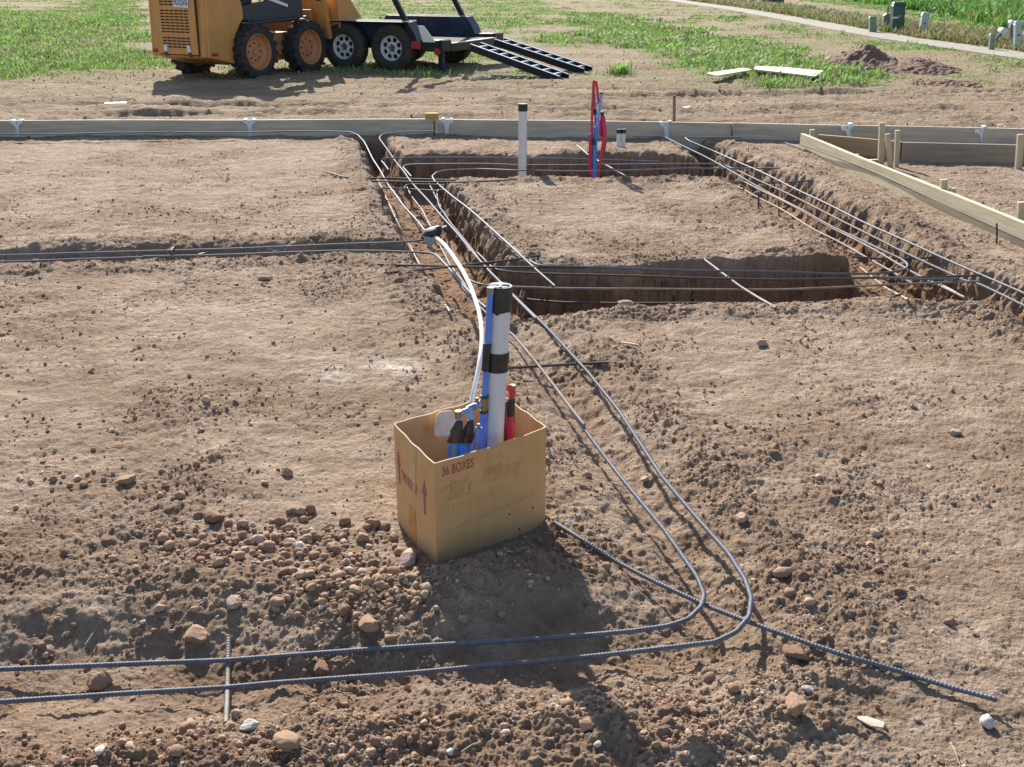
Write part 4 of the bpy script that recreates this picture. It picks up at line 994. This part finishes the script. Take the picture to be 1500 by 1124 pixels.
# local: x right, y forward
YR = -WB/2-.86; HT = 1.32
def plate_x(pts, x, t, m, name, b=.008, mat_=None):
    mb = MB(); mb.prism(pts, (x,0,0), (0,1,0), (0,0,1), (1,0,0), t); return mb.build(name, M[m], parent=sk, bevel=b, smooth=True)
bx = .60
RP = [(YR,.36),(YR+.50,.24),(YR+.51,.45),(YR+.56,.66),(YR+.66,.80),(YR+.74,.88),(YR+.74,1.02),(YR+.70,1.2),(YR+.68,1.62),(YR+.05,1.62)]
mb = MB(); mb.prism(RP, (0,0,0), (0,1,0), (0,0,1), (1,0,0), 2*bx-.10)
mb.build('rear_body', M['orange'], parent=sk, bevel=.015)
plate_x(RP, bx-.025, .05, 'orange', 'side_panel', .012); plate_x(RP, -bx+.025, .05, 'orange', 'side_panel', .012)
mb = MB(); mb.box((0, YR-.012, .94), (.80,.03,1.10)); door = mb.build('engine_door', M['orange'], parent=sk, bevel=.01)
def slots(zc, rows):
    mb = MB()
    for r in range(rows):
        for c in range(6): mb.box((-.265+c*.098, YR-.027, zc-r*.042), (.080,.006,.020))
    return mb.build('vent_slots', M['slot'], parent=door, smooth=False)
slots(1.21, 4); slots(1.00, 8); slots(.62, 4)
mb = MB(); mb.box((0, YR-.005, .94), (.825,.012,1.125)); mb.build('door_seam', M['slot'], parent=sk, smooth=False)
pl = MB(); pl.box((0,0,0), (.305,.006,.155)); plate = pl.build('licence_plate', M['plate'], parent=sk, bevel=.002); plate.location = (.155, YR-.040, 1.125); plate.rotation_euler.y = .03
vs, fs = text_mesh('9G3Q476', .105, .002, .66); mx_ = max(v[0] for v in vs)
mb = MB(); mb.add([(x-mx_/2, -.0055, z-.048) for x, z in vs], fs); mb.build('plate_number', M['plate_blue'], parent=plate, smooth=False)
mb = MB(); mb.box((0,-.004,.062), (.26,.004,.018)); mb.build('plate_header', M['plate_blue'], parent=plate, smooth=False)
for x in (-.26, .22):
    mb = MB(); mb.box((x, YR-.03, .475), (.065,.02,.10)); mb.build('door_latch', M['plate'], parent=sk, bevel=.004)
for x, z, m in ((-.46,.33+.0,'lamp_red'),):
    mb = MB(); mb.box((-.52, YR-.012, .40+.03), (.09,.02,.05)); mb.build('reflector', M['lamp_red'], parent=sk, bevel=.004)
mb = MB(); mb.box((bx+.003, YR+.10, .40), (.012,.12,.045)); mb.build('reflector', M['lamp_red'], parent=sk, bevel=.004)
for x in (-.27, .23):
    mb = MB(); mb.cyl((x, YR-.03, .40), (x, YR+.0, .40), .038, n=18); mb.build('tail_lamp', M['lamp_dark'], parent=sk)
mb = MB(); mb.prism([(YR+.02,.34),(YR+.5,.22),(WB/2+.25,.22),(WB/2+.30,.50),(YR+.10,.50)], (0,0,0), (0,1,0), (0,0,1), (1,0,0), .86); mb.build('belly_frame', M['orange_d'], parent=sk, bevel=.01)
mb = MB(); mb.box((0,.0,.47), (.98, WB+.35,.34)); mb.build('chain_case', M['orange_d'], parent=sk, bevel=.015)
# dark lower cab side / fender
for sx in (1, -1):
    pts = [(YR+.74,.86),(YR+.70,1.04),(-.30,1.10),(.40,1.22),(.52,1.75),(.62,1.75),(.66,.86),(.52,.80),(-.3,.78),(-.5,.84)]
    mb = MB(); mb.prism(pts, (sx*(bx-.06),0,0), (0,1,0), (0,0,1), (1,0,0), .05); mb.build('cab_side', M['machine_dark'], parent=sk, bevel=.006)
    mb = MB(); mb.bar((sx*(bx-.0), YR+.72, .80), (sx*(bx-.0), .62, .86), .16, .025, up=(0,0,1)); mb.build('fender', M['machine_dark'], parent=sk, bevel=.006)
    mb = MB(); mb.bar((sx*.50, .52, 1.1), (sx*.50, .40, 2.02), .07, .07); mb.bar((sx*.50, -.35, 1.05), (sx*.50, -.35, 2.02), .07, .07); mb.bar((sx*.50,-.38,2.02), (sx*.50,.43,2.02), .07, .07); mb.build('cab_post', M['machine_dark'], parent=sk, bevel=.006)
    # lift arm: rear tower, beam, front leg
    mb = MB(); mb.bar((sx*.60, -.95, 1.58), (sx*.60, .95, 1.42), .09, .20); mb.build('lift_arm', M['orange'], parent=sk, bevel=.012)
    mb = MB(); mb.bar((sx*.60, .98, 1.50), (sx*.60, 1.14, .50), .085, .22, up=(1,0,0)); al = mb.build('arm_leg', M['orange'], parent=sk, bevel=.012)
    mb = MB(); mb.cyl((sx*.55, 1.045, 1.10), (sx*.65, 1.045, 1.10), .045, n=18); mb.build('pivot_hole', M['slot'], parent=al)
    mb = MB(); mb.bar((sx*.52, -.80, 1.35), (sx*.56, .30, 1.03), .045, .045); mb.build('lift_cylinder', M['chrome'], parent=sk)
mb = MB(); mb.box((0,-.0,2.07), (1.08,.95,.05)); mb.build('cab_roof', M['orange'], parent=sk, bevel=.015)
mb = MB(); mb.box((0,-.36,1.45), (.92,.04,.8)); 
mb.build('seat_back', M['machine_dark'], parent=sk, bevel=.02)
mb = MB(); mb.box((0,.70,.60), (1.0,.30,.45)); mb.build('front_body', M['orange_d'], parent=sk, bevel=.02)
mb = MB(); mb.box((0,.95,.80), (.95,.08,.30)); mb.build('tool_carrier', M['orange_d'], parent=sk, bevel=.01)
for k_, (z0_, z1_, x_) in enumerate(((1.05,1.32,.50),(1.00,1.22,.46),(1.12,1.45,.53))):
    mb = MB(); Q = path3([Vector((x_, YR+.70, z0_)), Vector((x_+.03, YR+.95, z0_+.12)), Vector((x_, YR+1.25, z1_-.05)), Vector((x_-.02, YR+1.6, z1_))], .04, .15); mb.tube(Q, .014, n=8); mb.build('hydraulic_hose', M['machine_dark'], parent=sk)
mb = MB(); mb.box((bx+.002, YR+.36, 1.30), (.006,.14,.05)); mb.build('side_decal', M['plate'], parent=sk)
# bucket, opening forwards
bk = [(0,0),(.70,-.04),(.72,-.01),(.06,.06),(.03,.40),(.18,.50),(.16,.53),(-.03,.46)]
mb = MB(); mb.prism([(1.22+y, .66+z) for y, z in bk], (0,0,0), (0,1,0), (0,0,1), (1,0,0), 1.66)
for x in (-.84, .84): mb.prism([(1.20,.66),(1.93,.62),(1.42,1.19),(1.17,1.12)], (x,0,0), (0,1,0), (0,0,1), (1,0,0), .025)
mb.build('bucket', M['orange'], parent=sk, bevel=.006)
def ag_tyre(r, w, parent, x, y, z, sx, lugs=18, name='tyre'):
    mb = MB(); pr = [(.255,-w/2*.82),(.30,-w/2),(r-.07,-w/2*1.02),(r-.03,-w/2*.86),(r-.025,0),(r-.03,w/2*.86),(r-.07,w/2*1.02),(.30,w/2),(.255,w/2*.82)]
    mb.lathe(pr, (0,0,0), (1,0,0), 40)
    for i in range(lugs):                                    # chevron lugs across the tread
        for sd in (-1, 1):
            a = 2*math.pi*(i+(.5 if sd > 0 else 0))/lugs; R = Matrix.Rotation(a, 3, 'X')
            for (s0, s1, rr, h) in ((.02,.42,.015,.05),(.40,.52,-.005,.06)):
                p = R @ Vector((sd*w*(s0+s1)/2, (s0+s1)/2*.10-.02, r-.022+rr*.3)); Rz = R @ Matrix.Rotation(sd*.45, 3, 'Z') 
                mb.box(p, (w*(s1-s0)*1.05, .045, h*.8), Rz)
    t = mb.build(name, M['rubber_dusty'], parent=parent, angle=40); t.location = (0,0,0); return t
def sk_wheel(x, y):
    w = empty('wheel', (x, y, .40)); w.parent = sk; s = 1 if x > 0 else -1
    ag_tyre(.405, .25, w, x, y, 0, s)
    mb = MB(); mb.lathe([(.268, s*.105),(.258, s*.115),(.245, s*.09),(.232, s*.03),(.17, s*.0),(.165, s*.012),(.05, s*.02),(.045, s*.04),(.001, s*.04)], (0,0,0), (1,0,0), 36)
    mb.lathe([(.262, -s*.105),(.24,-s*.09),(.232,s*.03)], (0,0,0), (1,0,0), 36)
    r = mb.build('rim', M['rim'], parent=w)
    mb = MB()
    for i in range(8): a = i*math.pi/4; mb.cyl((s*.008, .125*math.cos(a), .125*math.sin(a)), (s*.026, .125*math.cos(a), .125*math.sin(a)), .013, n=8)
    mb.build('wheel_bolts', M['slot'], parent=w)
    return w
for x in (TX, -TX):
    for y in (WB/2, -WB/2): sk_wheel(x, y)
# ------------------------------------------------------------------ tandem trailer with ramps
w1 = P(500,103,0); w2 = P(576,106,0)
u = Vector((w2.x-w1.x, w2.y-w1.y, 0)).normalized(); u = Vector((.915,-.40,0)).normalized(); wv = Vector((-u.y, u.x, 0))  # u to the rear, wv to the far side
mid = (w1+w2)/2
tr = empty('utility_trailer', (mid.x, mid.y, -.02), math.atan2(u.y, u.x)); tag(tr, 'black tandem axle equipment trailer with white spoked wheels and lowered ramps', 'trailer')
# local: x rearwards, y to the far side; wheels' outer faces at y = 0
XR = 1.28; XF = -.95; WD = 2.05; AX = .445; RT = .385
def part(mb, name, m, b=.006, **k): return mb.build(name, M[m], parent=tr, bevel=b, **k)
def fender(y0, y1, m, mi_):
    P_ = [(-AX-.52,.36),(-AX-.50,.60),(-AX-.36,.79),(AX+.34,.79),(AX+.47,.60),(AX+.56,.36)]
    Q_ = [(x*.985, z-.018) for x, z in P_]; mb = MB()
    mb.prism(P_+Q_[::-1], (0,(y0+y1)/2,0), (1,0,0), (0,0,1), (0,1,0), y1-y0); f = part(mb, 'fender', m, 0)
    mb = MB()
    for i in (0,1,2,3,4):
        pass
    for y in (y0+.006, y1-.006): mb.bar((-AX-.37,y,.802),(AX+.35,y,.802), .03, .012)
    part(mb, 'fender_edge', 'chrome', 0)
fender(-.02,.26,'trailer',0); fender(WD+.04,WD+.32,'trailer_in',0)
for y in (.27, WD+.03):                                     # inner fender skirts
    mb = MB(); mb.prism([(-AX-.50,.42),(-AX-.36,.78),(AX+.34,.78),(AX+.54,.42)], (0,y,0), (1,0,0), (0,0,1), (0,1,0), .012); part(mb, 'fender_skirt', 'trailer_in', 0)
mb = MB(); mb.box(((XR+XF)/2, .34+(WD-.34)/2-.0, .455), (XR-XF, WD-.40, .035)); part(mb, 'deck', 'deck', .003)
mb = MB()
for y in (.32, WD-.04): mb.box(((XR+XF)/2, y, .42), (XR-XF, .05, .12))
for x in (XF, -.4, .2, .8): mb.box((x+.03, .30+(WD-.3)/2, .37), (.05, WD-.36, .07))
part(mb, 'frame', 'trailer')
mb = MB(); mb.bar((XF,.5,.40),(XF-.75,WD/2+.1,.40),.06,.10); mb.bar((XF,WD-.2,.40),(XF-.75,WD/2+.2,.40),.06,.10); part(mb, 'tongue', 'trailer')
for y0, y1 in ((.0,.32), (WD-.04, WD+.30)):                  # rear corner boxes with lights
    mb = MB(); mb.box(((XR+AX+.55)/2+.05, (y0+y1)/2, .44), (XR-AX-.45, y1-y0, .17)); part(mb, 'rear_corner', 'trailer', .006)
    mb = MB(); mb.box((XR+.06, (y0+y1)/2, .44), (.03, y1-y0, .19)); part(mb, 'corner_plate', 'trailer_in', .004)
mb = MB(); mb.box((XR-.36, -.012, .45), (.17,.02,.12)); part(mb, 'tail_light', 'lamp_red', .006)
mb = MB(); mb.cyl((XR+.02,-.03,.36),(XR+.02,.0,.36),.055,n=20); part(mb, 'tail_light', 'lamp_red', 0)
mb = MB(); mb.box((XR+.08, (WD+.3)/2, .40), (.04, WD-.36, .12)); part(mb, 'rear_rail', 'trailer', .004)
mb = MB(); mb.box((XR+.085, (WD+.3)/2, .468), (.07, WD-.36, .012)); part(mb, 'rail_edge', 'chrome', .0)
mb = MB(); mb.prism([(AX+.60,.50),(AX+.52,.74),(AX+.62,.74),(AX+.82,.50)], (0,-.0,0), (1,0,0), (0,0,1), (0,1,0), .02); part(mb, 'fender_gusset', 'chrome', 0)
for y, xb in ((.10, XR-.42), (WD+.10, XR-.42)):
    mb = MB(); mb.bar((xb, y, .50), (xb-1.05, y, 2.35), .075, .075, up=(0,1,0)); part(mb, 'leaning_post', 'trailer', .006)
mb = MB(); mb.bar((XR-1.47,.10,2.35),(XR-1.47,WD+.10,2.35),.07,.07); part(mb, 'cross_bar', 'trailer', .006)
mb = MB(); mb.box((XR-.20,.55,.20),(.08,.08,.40)); mb.box((XR-.20,.55,.02),(.22,.22,.03)); part(mb, 'jack_stand', 'trailer_in', .004)
mb = MB(); mb.cyl((-AX,.15,.36),(-AX,WD+.15,.36),.04); mb.cyl((AX,.15,.36),(AX,WD+.15,.36),.04); part(mb, 'axle', 'trailer', 0)
def road_wheel(x, y, s):
    w = empty('wheel', (x, y, RT)); w.parent = tr
    mb = MB(); mb.lathe([(.19,-.09),(.21,-.105),(.31,-.112),(.36,-.095),(RT-.005,-.07),(RT,-.03),(RT-.006,-.028),(RT-.006,-.018),(RT,-.016),(RT,.016),(RT-.006,.018),(RT-.006,.028),(RT,.03),(RT-.005,.07),(.36,.095),(.31,.112),(.21,.105),(.19,.09)], (0,0,0), (0,1,0), 48); mb.build('tyre', M['rubber'], parent=w)
    f = -s
    mb = MB(); mb.lathe([(.198,f*.090),(.190,f*.096),(.180,f*.088),(.172,f*.055),(.165,f*.050)], (0,0,0), (0,1,0), 48)
    mb.lathe([(.198,f*.090),(.190,-f*.09),(.165,-f*.09)], (0,0,0), (0,1,0), 48)
    # eight spokes between triangular openings
    for i in range(8):
        a = i*math.pi/4
        def q(r, t, h=.05): return (r*math.cos(a+t), f*h, r*math.sin(a+t))
        mb.add([q(.168,-.19),q(.168,.19),q(.122,.085,.058),q(.095,.30,.062),q(.095,-.30,.062),q(.122,-.085,.058)], [(0,1,2,5),(5,2,3,4)] if f < 0 else [(5,2,1,0),(4,3,2,5)])
        mb.add([q(.168,.19),q(.168,.26),q(.150,.16,.053)], [(0,1,2)])
    mb.lathe([(.102,f*.062),(.08,f*.07),(.05,f*.062),(.046,f*.045)], (0,0,0), (0,1,0), 32)
    mb.build('rim', M['whitewheel'], parent=w, angle=60)
    mb = MB(); mb.cyl((0,f*.03,0),(0,f*.085,0),.038,.030,n=16); 
    for i in range(5): a = i*2*math.pi/5+.3; mb.cyl((.057*math.cos(a),f*.06,.057*math.sin(a)),(.057*math.cos(a),f*.082,.057*math.sin(a)),.010,n=8)
    mb.build('hub', M['stake'], parent=w)
    mb = MB(); mb.cyl((0,f*.0,0),(0,f*.02,0),.165,n=32); mb.build('brake_drum', M['slot'], parent=w)
for x in (-AX, AX): road_wheel(x, .125, 1); road_wheel(x, WD+.18, -1)
# ramps
inv = Matrix.Rotation(-math.atan2(u.y, u.x), 3, 'Z')
def loc_tr(p): return inv @ (Vector(p)-Vector(tr.location))
def ramp(y0, xe):
    r = empty('ramp', (y0.x, y0.y, .45)); r.parent = tr
    e = Vector((xe.x-y0.x, xe.y-y0.y, -.41)); hw = .185
    for s in (-1, 1):
        mb = MB(); mb.bar((0,s*hw,0), e+Vector((0,s*hw,0)), .035, .10); mb.build('ramp_rail', M['trailer'], parent=r, bevel=.003)
        mb = MB(); mb.bar((0,s*hw,.056), e+Vector((0,s*hw,.056)), .036, .006); mb.build('rail_edge', M['chrome'], parent=r)
    for i in range(8):
        t = (i+.6)/8.3; c = e*t; mb = MB(); mb.bar(c+Vector((0,-hw,.025)), c+Vector((0,hw,.025)), .055, .045); mb.build('rung', M['rung'], parent=r, bevel=.002)
    return r
eA = loc_tr(P(826,118,0)); eB = loc_tr(P(861,106.5,0)); sA = loc_tr(P(697,67,.45)); sB = loc_tr(P(731,59.5,.45))
ramp(sA, eA); ramp(sB, eB)
print('ramp', eA, eB, sA, sB)
g = G(712,115,0); 
rock(702,112,.09,(.62,.56,.45),'pale lump of rock on the ground under the trailer rear', sc=(1.6,.8,.5), seed=77)
# ------------------------------------------------------------------ street beyond
PC = [(960,-6,20),(1000,2,20),(1085,14,19),(1160,27,19),(1240,42,18),(1320,56,18),(1400,67,19),(1500,81,20),(1640,100,22)]
mbv = []; Lp_, Rp_ = [], []
cen = [P(x, y, .03) for x, y, _ in PC]
for i, c in enumerate(cen):
    d = (cen[min(i+1, len(cen)-1)]-cen[max(i-1, 0)]).normalized(); n_ = Vector((-d.y, d.x, 0))
    Lp_.append(c+n_*.50); Rp_.append(c-n_*.50)
mb = MB(); k = len(cen); vs = Lp_+Rp_+[v-Vector((0,0,.1)) for v in Lp_]+[v-Vector((0,0,.1)) for v in Rp_]
fs = []
for i in range(k-1): fs += [(i, k+i, k+i+1, i+1), (k+i, 3*k+i, 3*k+i+1, k+i+1), (i+1, 2*k+i+1, 2*k+i, i)]
mb.add(vs, fs); path = mb.build('path', M['concrete'], angle=40); tag(path, kind='structure')
def pedestal(px, yb, yt, wpx, m, label, name='utility_pedestal', lean=0, cap='round', extras=True):
    g = G(px, yb, 0); sc_ = (g.y)/1600/1.0; t = PD(px+lean, yt, g.y); h = t.z-g.z; w = wpx*sc_*1.02
    e = empty(name, g); tag(e, label, 'utility pedestal', 'utility pedestals along the path'); dx = t.x-g.x
    def sec(z, s): c = dx*z/h; return [(c-w/2*s, -w*.42*s, z), (c+w/2*s, -w*.42*s, z), (c+w/2*s, w*.42*s, z), (c-w/2*s, w*.42*s, z)]
    mb = MB(); zs = [(-.05,1),(h*.9,1),(h*.90,1),(h*.97,.95),(h,.75)]; vs = [v for z, s in zs for v in sec(z, s)]
    mb.add(vs, [(i*4+j, i*4+(j+1) % 4, (i+1)*4+(j+1) % 4, (i+1)*4+j) for i in range(4) for j in range(4)]+[(16,17,18,19)]); mb.build('cabinet', M[m], parent=e, bevel=w*.08)
    mb = MB(); c = dx*.86; mb.box((c, 0, h*.86), (w*1.08, w*.92, h*.03)); mb.build('cap_rim', M[m], parent=e, bevel=.004)
    mb = MB(); mb.box((dx*.5+0, -w*.43, h*.55), (w*.35,.012,h*.08)); mb.build('latch', M['greybox'], parent=e)
    return e, w, h
pedestal(1278,48,24,9,'ltgreen','short pale green pedestal left of the dark green one')
e_, w_, h_ = pedestal(1313,50,3,16,'dkgreen','tall dark green pedestal, tallest of the row', lean=3)
mb = MB(); mb.box((-w_*.4, -w_*.44, h_*.52), (w_*.5,.012,.035)); mb.build('warning_label', M['plate'], parent=e_)
pedestal(1350,54,18,9.5,'palegrey','pale grey pedestal leaning to the right beside the path', lean=6)
pedestal(1482,72,35,8,'greybox','dark grey narrow box just left of the edge pedestal', lean=1)
pedestal(1490,76,31,9,'palegrey','pale green pedestal at the right edge of the photo', lean=1)
pedestal(1452,75,49,7,'ltgreen','small pale green marker post near the right edge', lean=2)
def cabinet(px, yb, yt, wpx, m, label):
    g = G(px, yb, 0); h = PD(px, yt, g.y).z-g.z; w = wpx*g.y/1600; e = empty('utility_cabinet', g); tag(e, label, 'utility cabinet')
    mb = MB(); mb.box((0,0,.03), (w*1.15, w*.95, .14)); mb.build('base_pad', M['concrete'], parent=e, bevel=.01)
    mb = MB(); mb.box((0,0,.1+(h-.1)/2), (w, w*.75, h-.1), taper=.93); mb.build('cabinet', M[m], parent=e, bevel=.02)
    mb = MB(); mb.box((0,-w*.385,.1+(h-.1)*.5), (w*.02,.01,(h-.1)*.9)); mb.build('door_gap', M['slot'], parent=e)
    return e
cabinet(1130,8,-14,30,'dkgreen','dark green transformer cabinet on a pale base at the top edge')
ge = G(1301,47,0); e = empty('meter_post', ge); tag(e, 'weathered grey meter box with two short pipes left of the dark green pedestal', 'meter post')
mb = MB(); mb.prism([(-.17,.16),(.16,.16),(.17,.42),(-.1,.46),(-.17,.40)], (0,0,0), (1,0,0), (0,0,1), (0,1,0), .16); mb.build('meter_box', M['greybox'], parent=e, bevel=.01)
for x in (-.07,.06): mb = MB(); mb.cyl((x,0,.42),(x,0,.62),.025,n=10); mb.build('riser_pipe', M['greybox'], parent=e)
mb = MB(); mb.cyl((0,0,-.05),(0,0,.17),.04,n=10); mb.build('post', M['greybox'], parent=e)
ge = G(1466,70,0); e = empty('pipe_backflow', ge); tag(e, 'small angled pipe valve among the weeds left of the grey narrow box', 'pipe valve')
mb = MB(); mb.tube([(-.15,0,-.05),(-.13,0,.15),(.02,0,.38),(.16,0,.5),(.18,0,-.05)], .035, n=10); mb.build('valve_pipe', M['greybox'], parent=e)
mb = MB(); mb.cyl((-.02,-.08,.33),(-.02,.08,.33),.07,n=12); mb.cyl((.14,-.06,.5),(.14,.06,.5),.05,n=12); mb.build('valve_wheel', M['galv'], parent=e)
# ------------------------------------------------------------------ spoil heaps
def heap(px, yb, yt, wpx, label, seed):
    g = P(px, yb, 0); h = PD(px, yt, g.y).z*1.15; w = wpx*g.y/1600; n = 90; dpt = w*.55
    a = np.linspace(-1.15, 1.15, n); X, Y = np.meshgrid(a, a); r = np.sqrt((X+.08*fbm(Y*2, X*2, 2, seed))**2+Y**2)
    z = np.clip(1-r, 0, 1)**.95*h*(1+.35*fbm(X*2.2+seed, Y*2.2, 3, seed))+.05*fbm(X*9, Y*9, 3, seed+2)*(r < 1.1)-.03*sst(.85, 1.1, r)-.004
    z = z+domes(X*w/2, Y*dpt, .10, .5, seed+5)*(r < 1.05)
    V = np.stack([X*w/2, Y*dpt, z], -1).reshape(-1, 3); id_ = np.arange(n*n).reshape(n, n); F_ = np.stack([id_[:-1,:-1], id_[:-1,1:], id_[1:,1:], id_[1:,:-1]], -1).reshape(-1, 4)
    o = npmesh('dirt_heap', V, F_, M['heap']); o.location = (g.x, g.y, 0.0); return tag(o, label, 'dirt heap', 'heaps of dug brown soil')
M['heap'] = mat('dug brown soil', (.225,.135,.088), (.15,.088,.056), rough=.95, scale=5, bump=.03, bscale=9)
heap(1262, 98, 69, 130, 'taller pointed heap of dark brown soil in the weeds at right', 3)
heap(1338, 103, 86, 140, 'lower rounded heap of dark brown soil right of the pointed heap', 8)
heap(1385, 124, 118, 110, 'low scrape of brown soil nearest the form boards', 12)
# ------------------------------------------------------------------ grass and weeds
M['grass'] = attr_mat('weed leaves', rough=.6)
nt = M['grass'].node_tree; b_ = nt.nodes['Principled BSDF']
tr_ = nt.nodes.new('ShaderNodeBsdfTranslucent'); ms = nt.nodes.new('ShaderNodeMixShader'); ms.inputs[0].default_value = .35
nt.links.new(nt.nodes['Attribute'].outputs['Color'], tr_.inputs['Color']); nt.links.new(b_.outputs[0], ms.inputs[1]); nt.links.new(tr_.outputs[0], ms.inputs[2]); nt.links.new(ms.outputs[0], nt.nodes['Material Output'].inputs['Surface'])
def blades(name, X, Y, hmin, hmax, wd, cols, per, spread):
    n = len(X); X = np.repeat(X, per)+rng.normal(0, spread, n*per); Y = np.repeat(Y, per)+rng.normal(0, spread, n*per); m = n*per
    Z = H(X, Y)-.01; hgt = np.repeat(rng.uniform(hmin, hmax, n), per)*rng.uniform(.5, 1.1, m)
    a = rng.random(m)*6.283; lean = rng.uniform(.15, 1.1, m)*hgt; w = wd*rng.uniform(.6, 1.4, m)*np.repeat(np.clip(Y[::per]/18, .8, 2.2), per)
    p = np.stack([X, Y, Z], 1); d = np.stack([np.cos(a), np.sin(a), 0*a], 1); s = np.stack([-np.sin(a), np.cos(a), 0*a], 1)
    up = np.array([0, 0, 1.0])
    v0 = p-s*w[:, None]*.4; v1 = p+s*w[:, None]*.4
    mid = p+d*(lean*.4)[:, None]+up*(hgt*.65)[:, None]; v2 = mid+s*w[:, None]; v3 = mid-s*w[:, None]
    tip = p+d*lean[:, None]+up*hgt[:, None]
    V = np.stack([v0, v1, v2, v3, tip], 1).reshape(-1, 3); b = np.arange(m)[:, None]*5
    F_ = np.concatenate([b+np.array([[0,1,2]]), b+np.array([[0,2,3]]), b+np.array([[3,2,4]])])
    pp_ = np.array([c[1] for c in cols]); ci = rng.choice(len(cols), n, p=pp_/pp_.sum()); base = np.array([c[0] for c in cols])[ci]
    base = np.repeat(base*(.8+.4*rng.random((n, 1))), per, 0); C = np.repeat(np.concatenate([np.clip(base, 0, 1), np.ones((m, 1))], 1), 5, 0)
    o = npmesh(name, V, F_, M['grass'], {'col': C}, smooth=False, k=3); tag(o, kind='stuff'); return o
def pick(n, y0, y1, x0, x1, lim=0):
    Y = np.exp(rng.uniform(math.log(y0), math.log(y1), n)); X = rng.uniform(x0, x1, n)*Y
    g = grass_density(X, Y); k = rng.random(n) < np.maximum(g-lim, 0)**1.5; return X[k], Y[k]
GC = [((.19,.36,.075),.33), ((.26,.44,.10),.27), ((.13,.20,.05),.13), ((.31,.32,.13),.17), ((.42,.38,.22),.15)]
# keep clear of the path
def off_path(X, Y):
    k = np.ones(X.shape, bool)
    for i in range(len(cen)-1):
        a = cen[i]; b = cen[i+1]; ex, ey = b.x-a.x, b.y-a.y; t = np.clip(((X-a.x)*ex+(Y-a.y)*ey)/(ex*ex+ey*ey), 0, 1)
        k &= np.hypot(X-a.x-t*ex, Y-a.y-t*ey) > .46
    return k
X, Y = pick(200000, 15, 62, -.62, .62); k = off_path(X, Y); blades('grass', X[k], Y[k], .015, .075, .009, GC, 6, .09)
X, Y = pick(30000, 15.5, 40, -.6, .6, .25); k = off_path(X, Y); blades('low_weeds', X[k], Y[k], .05, .15, .012, GC, 10, .11)
for px, py_, sp_, lab in ((906,109,.12,'small pale green weed alone on the dirt right of the trailer ramps'), (1014,52,.25,'bushy weed in the thin grass above the plywood sheets'), (1236,112,.28,'green weed clump in front of the pointed soil heap'), (735,70,.22,'weed clump behind the rear end of the trailer')):
    q_ = P(px, py_, 0); o_w = blades('weed_clump', q_[0]+rng.normal(0, sp_*.6, 14), q_[1]+rng.normal(0, sp_*.5, 14), .08, .24, .012, GC, 12, .05)
    del o_w['kind']; tag(o_w, lab, 'weed clump')
# tall green growth past the path, at the top right
TP = poly_w([(1120,-25),(1400,-32),(1700,-30),(1750,70),(1500,48),(1420,34),(1330,16),(1230,2)])
n = 90000; Y = np.exp(rng.uniform(math.log(22), math.log(75), n)); X = rng.uniform(.15, .62, n)*Y
d = pdist(X, Y, TP)+1.2*fbm(X*.5, Y*.5, 3, 500); k = rng.random(n) < sst(-.3, 2.5, d)*(.55+.5*fbm(X*.3,Y*.3,3,510)); k &= off_path(X, Y)
blades('tall_weeds', X[k], Y[k], .20, .60, .014, [((.12,.27,.05),.45), ((.17,.34,.07),.3), ((.085,.19,.045),.15), ((.28,.31,.12),.10)], 6, .08)
# reddish dry fringe along the path
n = 9000; t = rng.random(n); Y = np.interp(t, np.linspace(0,1,len(cen)), [c.y for c in cen]); X = np.interp(t, np.linspace(0,1,len(cen)), [c.x for c in cen]); dd = rng.uniform(.8, 4.5, n)
X = X+dd*.5; Y = Y+dd*.8; k = off_path(X, Y); blades('dry_weeds', X[k], Y[k], .08, .28, .010, [((.29,.21,.12),.35), ((.32,.28,.14),.25), ((.18,.26,.07),.40)], 5, .07)
# dry straws in the foreground, short and few
def straw(px, py_, l, a, label):
    g = G(px, py_, .004); d = Vector((math.cos(a), math.sin(a), 0)); mb = MB(); mb.tube([g-d*l/2, g+Vector((0,0,.006))+d*.002, g+d*l/2+Vector((0,0,.004))], .0011, n=5)
    tag(mb.build('straw_stalk', M['straw']), label, 'straw')
straw(285,805,.07,1.0,'bent dry straw on the soil left of the rubble'); straw(137,930,.09,1.45,'dry straw stalk on the shaded bank at far left'); straw(690+0,1095,.05,.6,'dry straw at the bottom edge near the centre')
straw(1399,1105,.07,1.5,'thin dry stalk on the soil at the lower right edge'); straw(275,700,.06,1.2,'thin straw on the soil right of the flat dark slab'); straw(455,1095+8,.05,2.6,'dry straw below the angular rock')
# ------------------------------------------------------------------ light
SUN_EL = math.radians(32); SD = Vector((-.26, .966, 0)).normalized()
w = bpy.data.worlds.new('World'); SC.world = w; w.use_nodes = True; nt = w.node_tree
sky = nt.nodes.new('ShaderNodeTexSky'); sky.sky_type = 'NISHITA'; sky.sun_disc = False; sky.sun_elevation = SUN_EL; sky.sun_rotation = math.atan2(SD.x, SD.y); sky.air_density = 1.0; sky.dust_density = 1.0; sky.ozone_density = 1.0
nt.links.new(sky.outputs[0], nt.nodes['Background'].inputs['Color']); nt.nodes['Background'].inputs['Strength'].default_value = .102
sl = bpy.data.lights.new('sun', 'SUN'); sl.energy = 4.9; sl.angle = math.radians(.5); sl.color = (1, .95, .87)
so = bpy.data.objects.new('sun', sl); COL.objects.link(so)
to_sun = SD*math.cos(SUN_EL)+Vector((0,0,math.sin(SUN_EL))); so.rotation_euler = (-to_sun).to_track_quat('-Z', 'Y').to_euler(); so.location = (0,0,10)
SC.view_settings.view_transform = 'Standard'; SC.view_settings.look = 'None'; SC.view_settings.gamma = 1; SC.view_settings.exposure = .88
SC.render.engine = 'CYCLES'; SC.cycles.max_bounces = 6
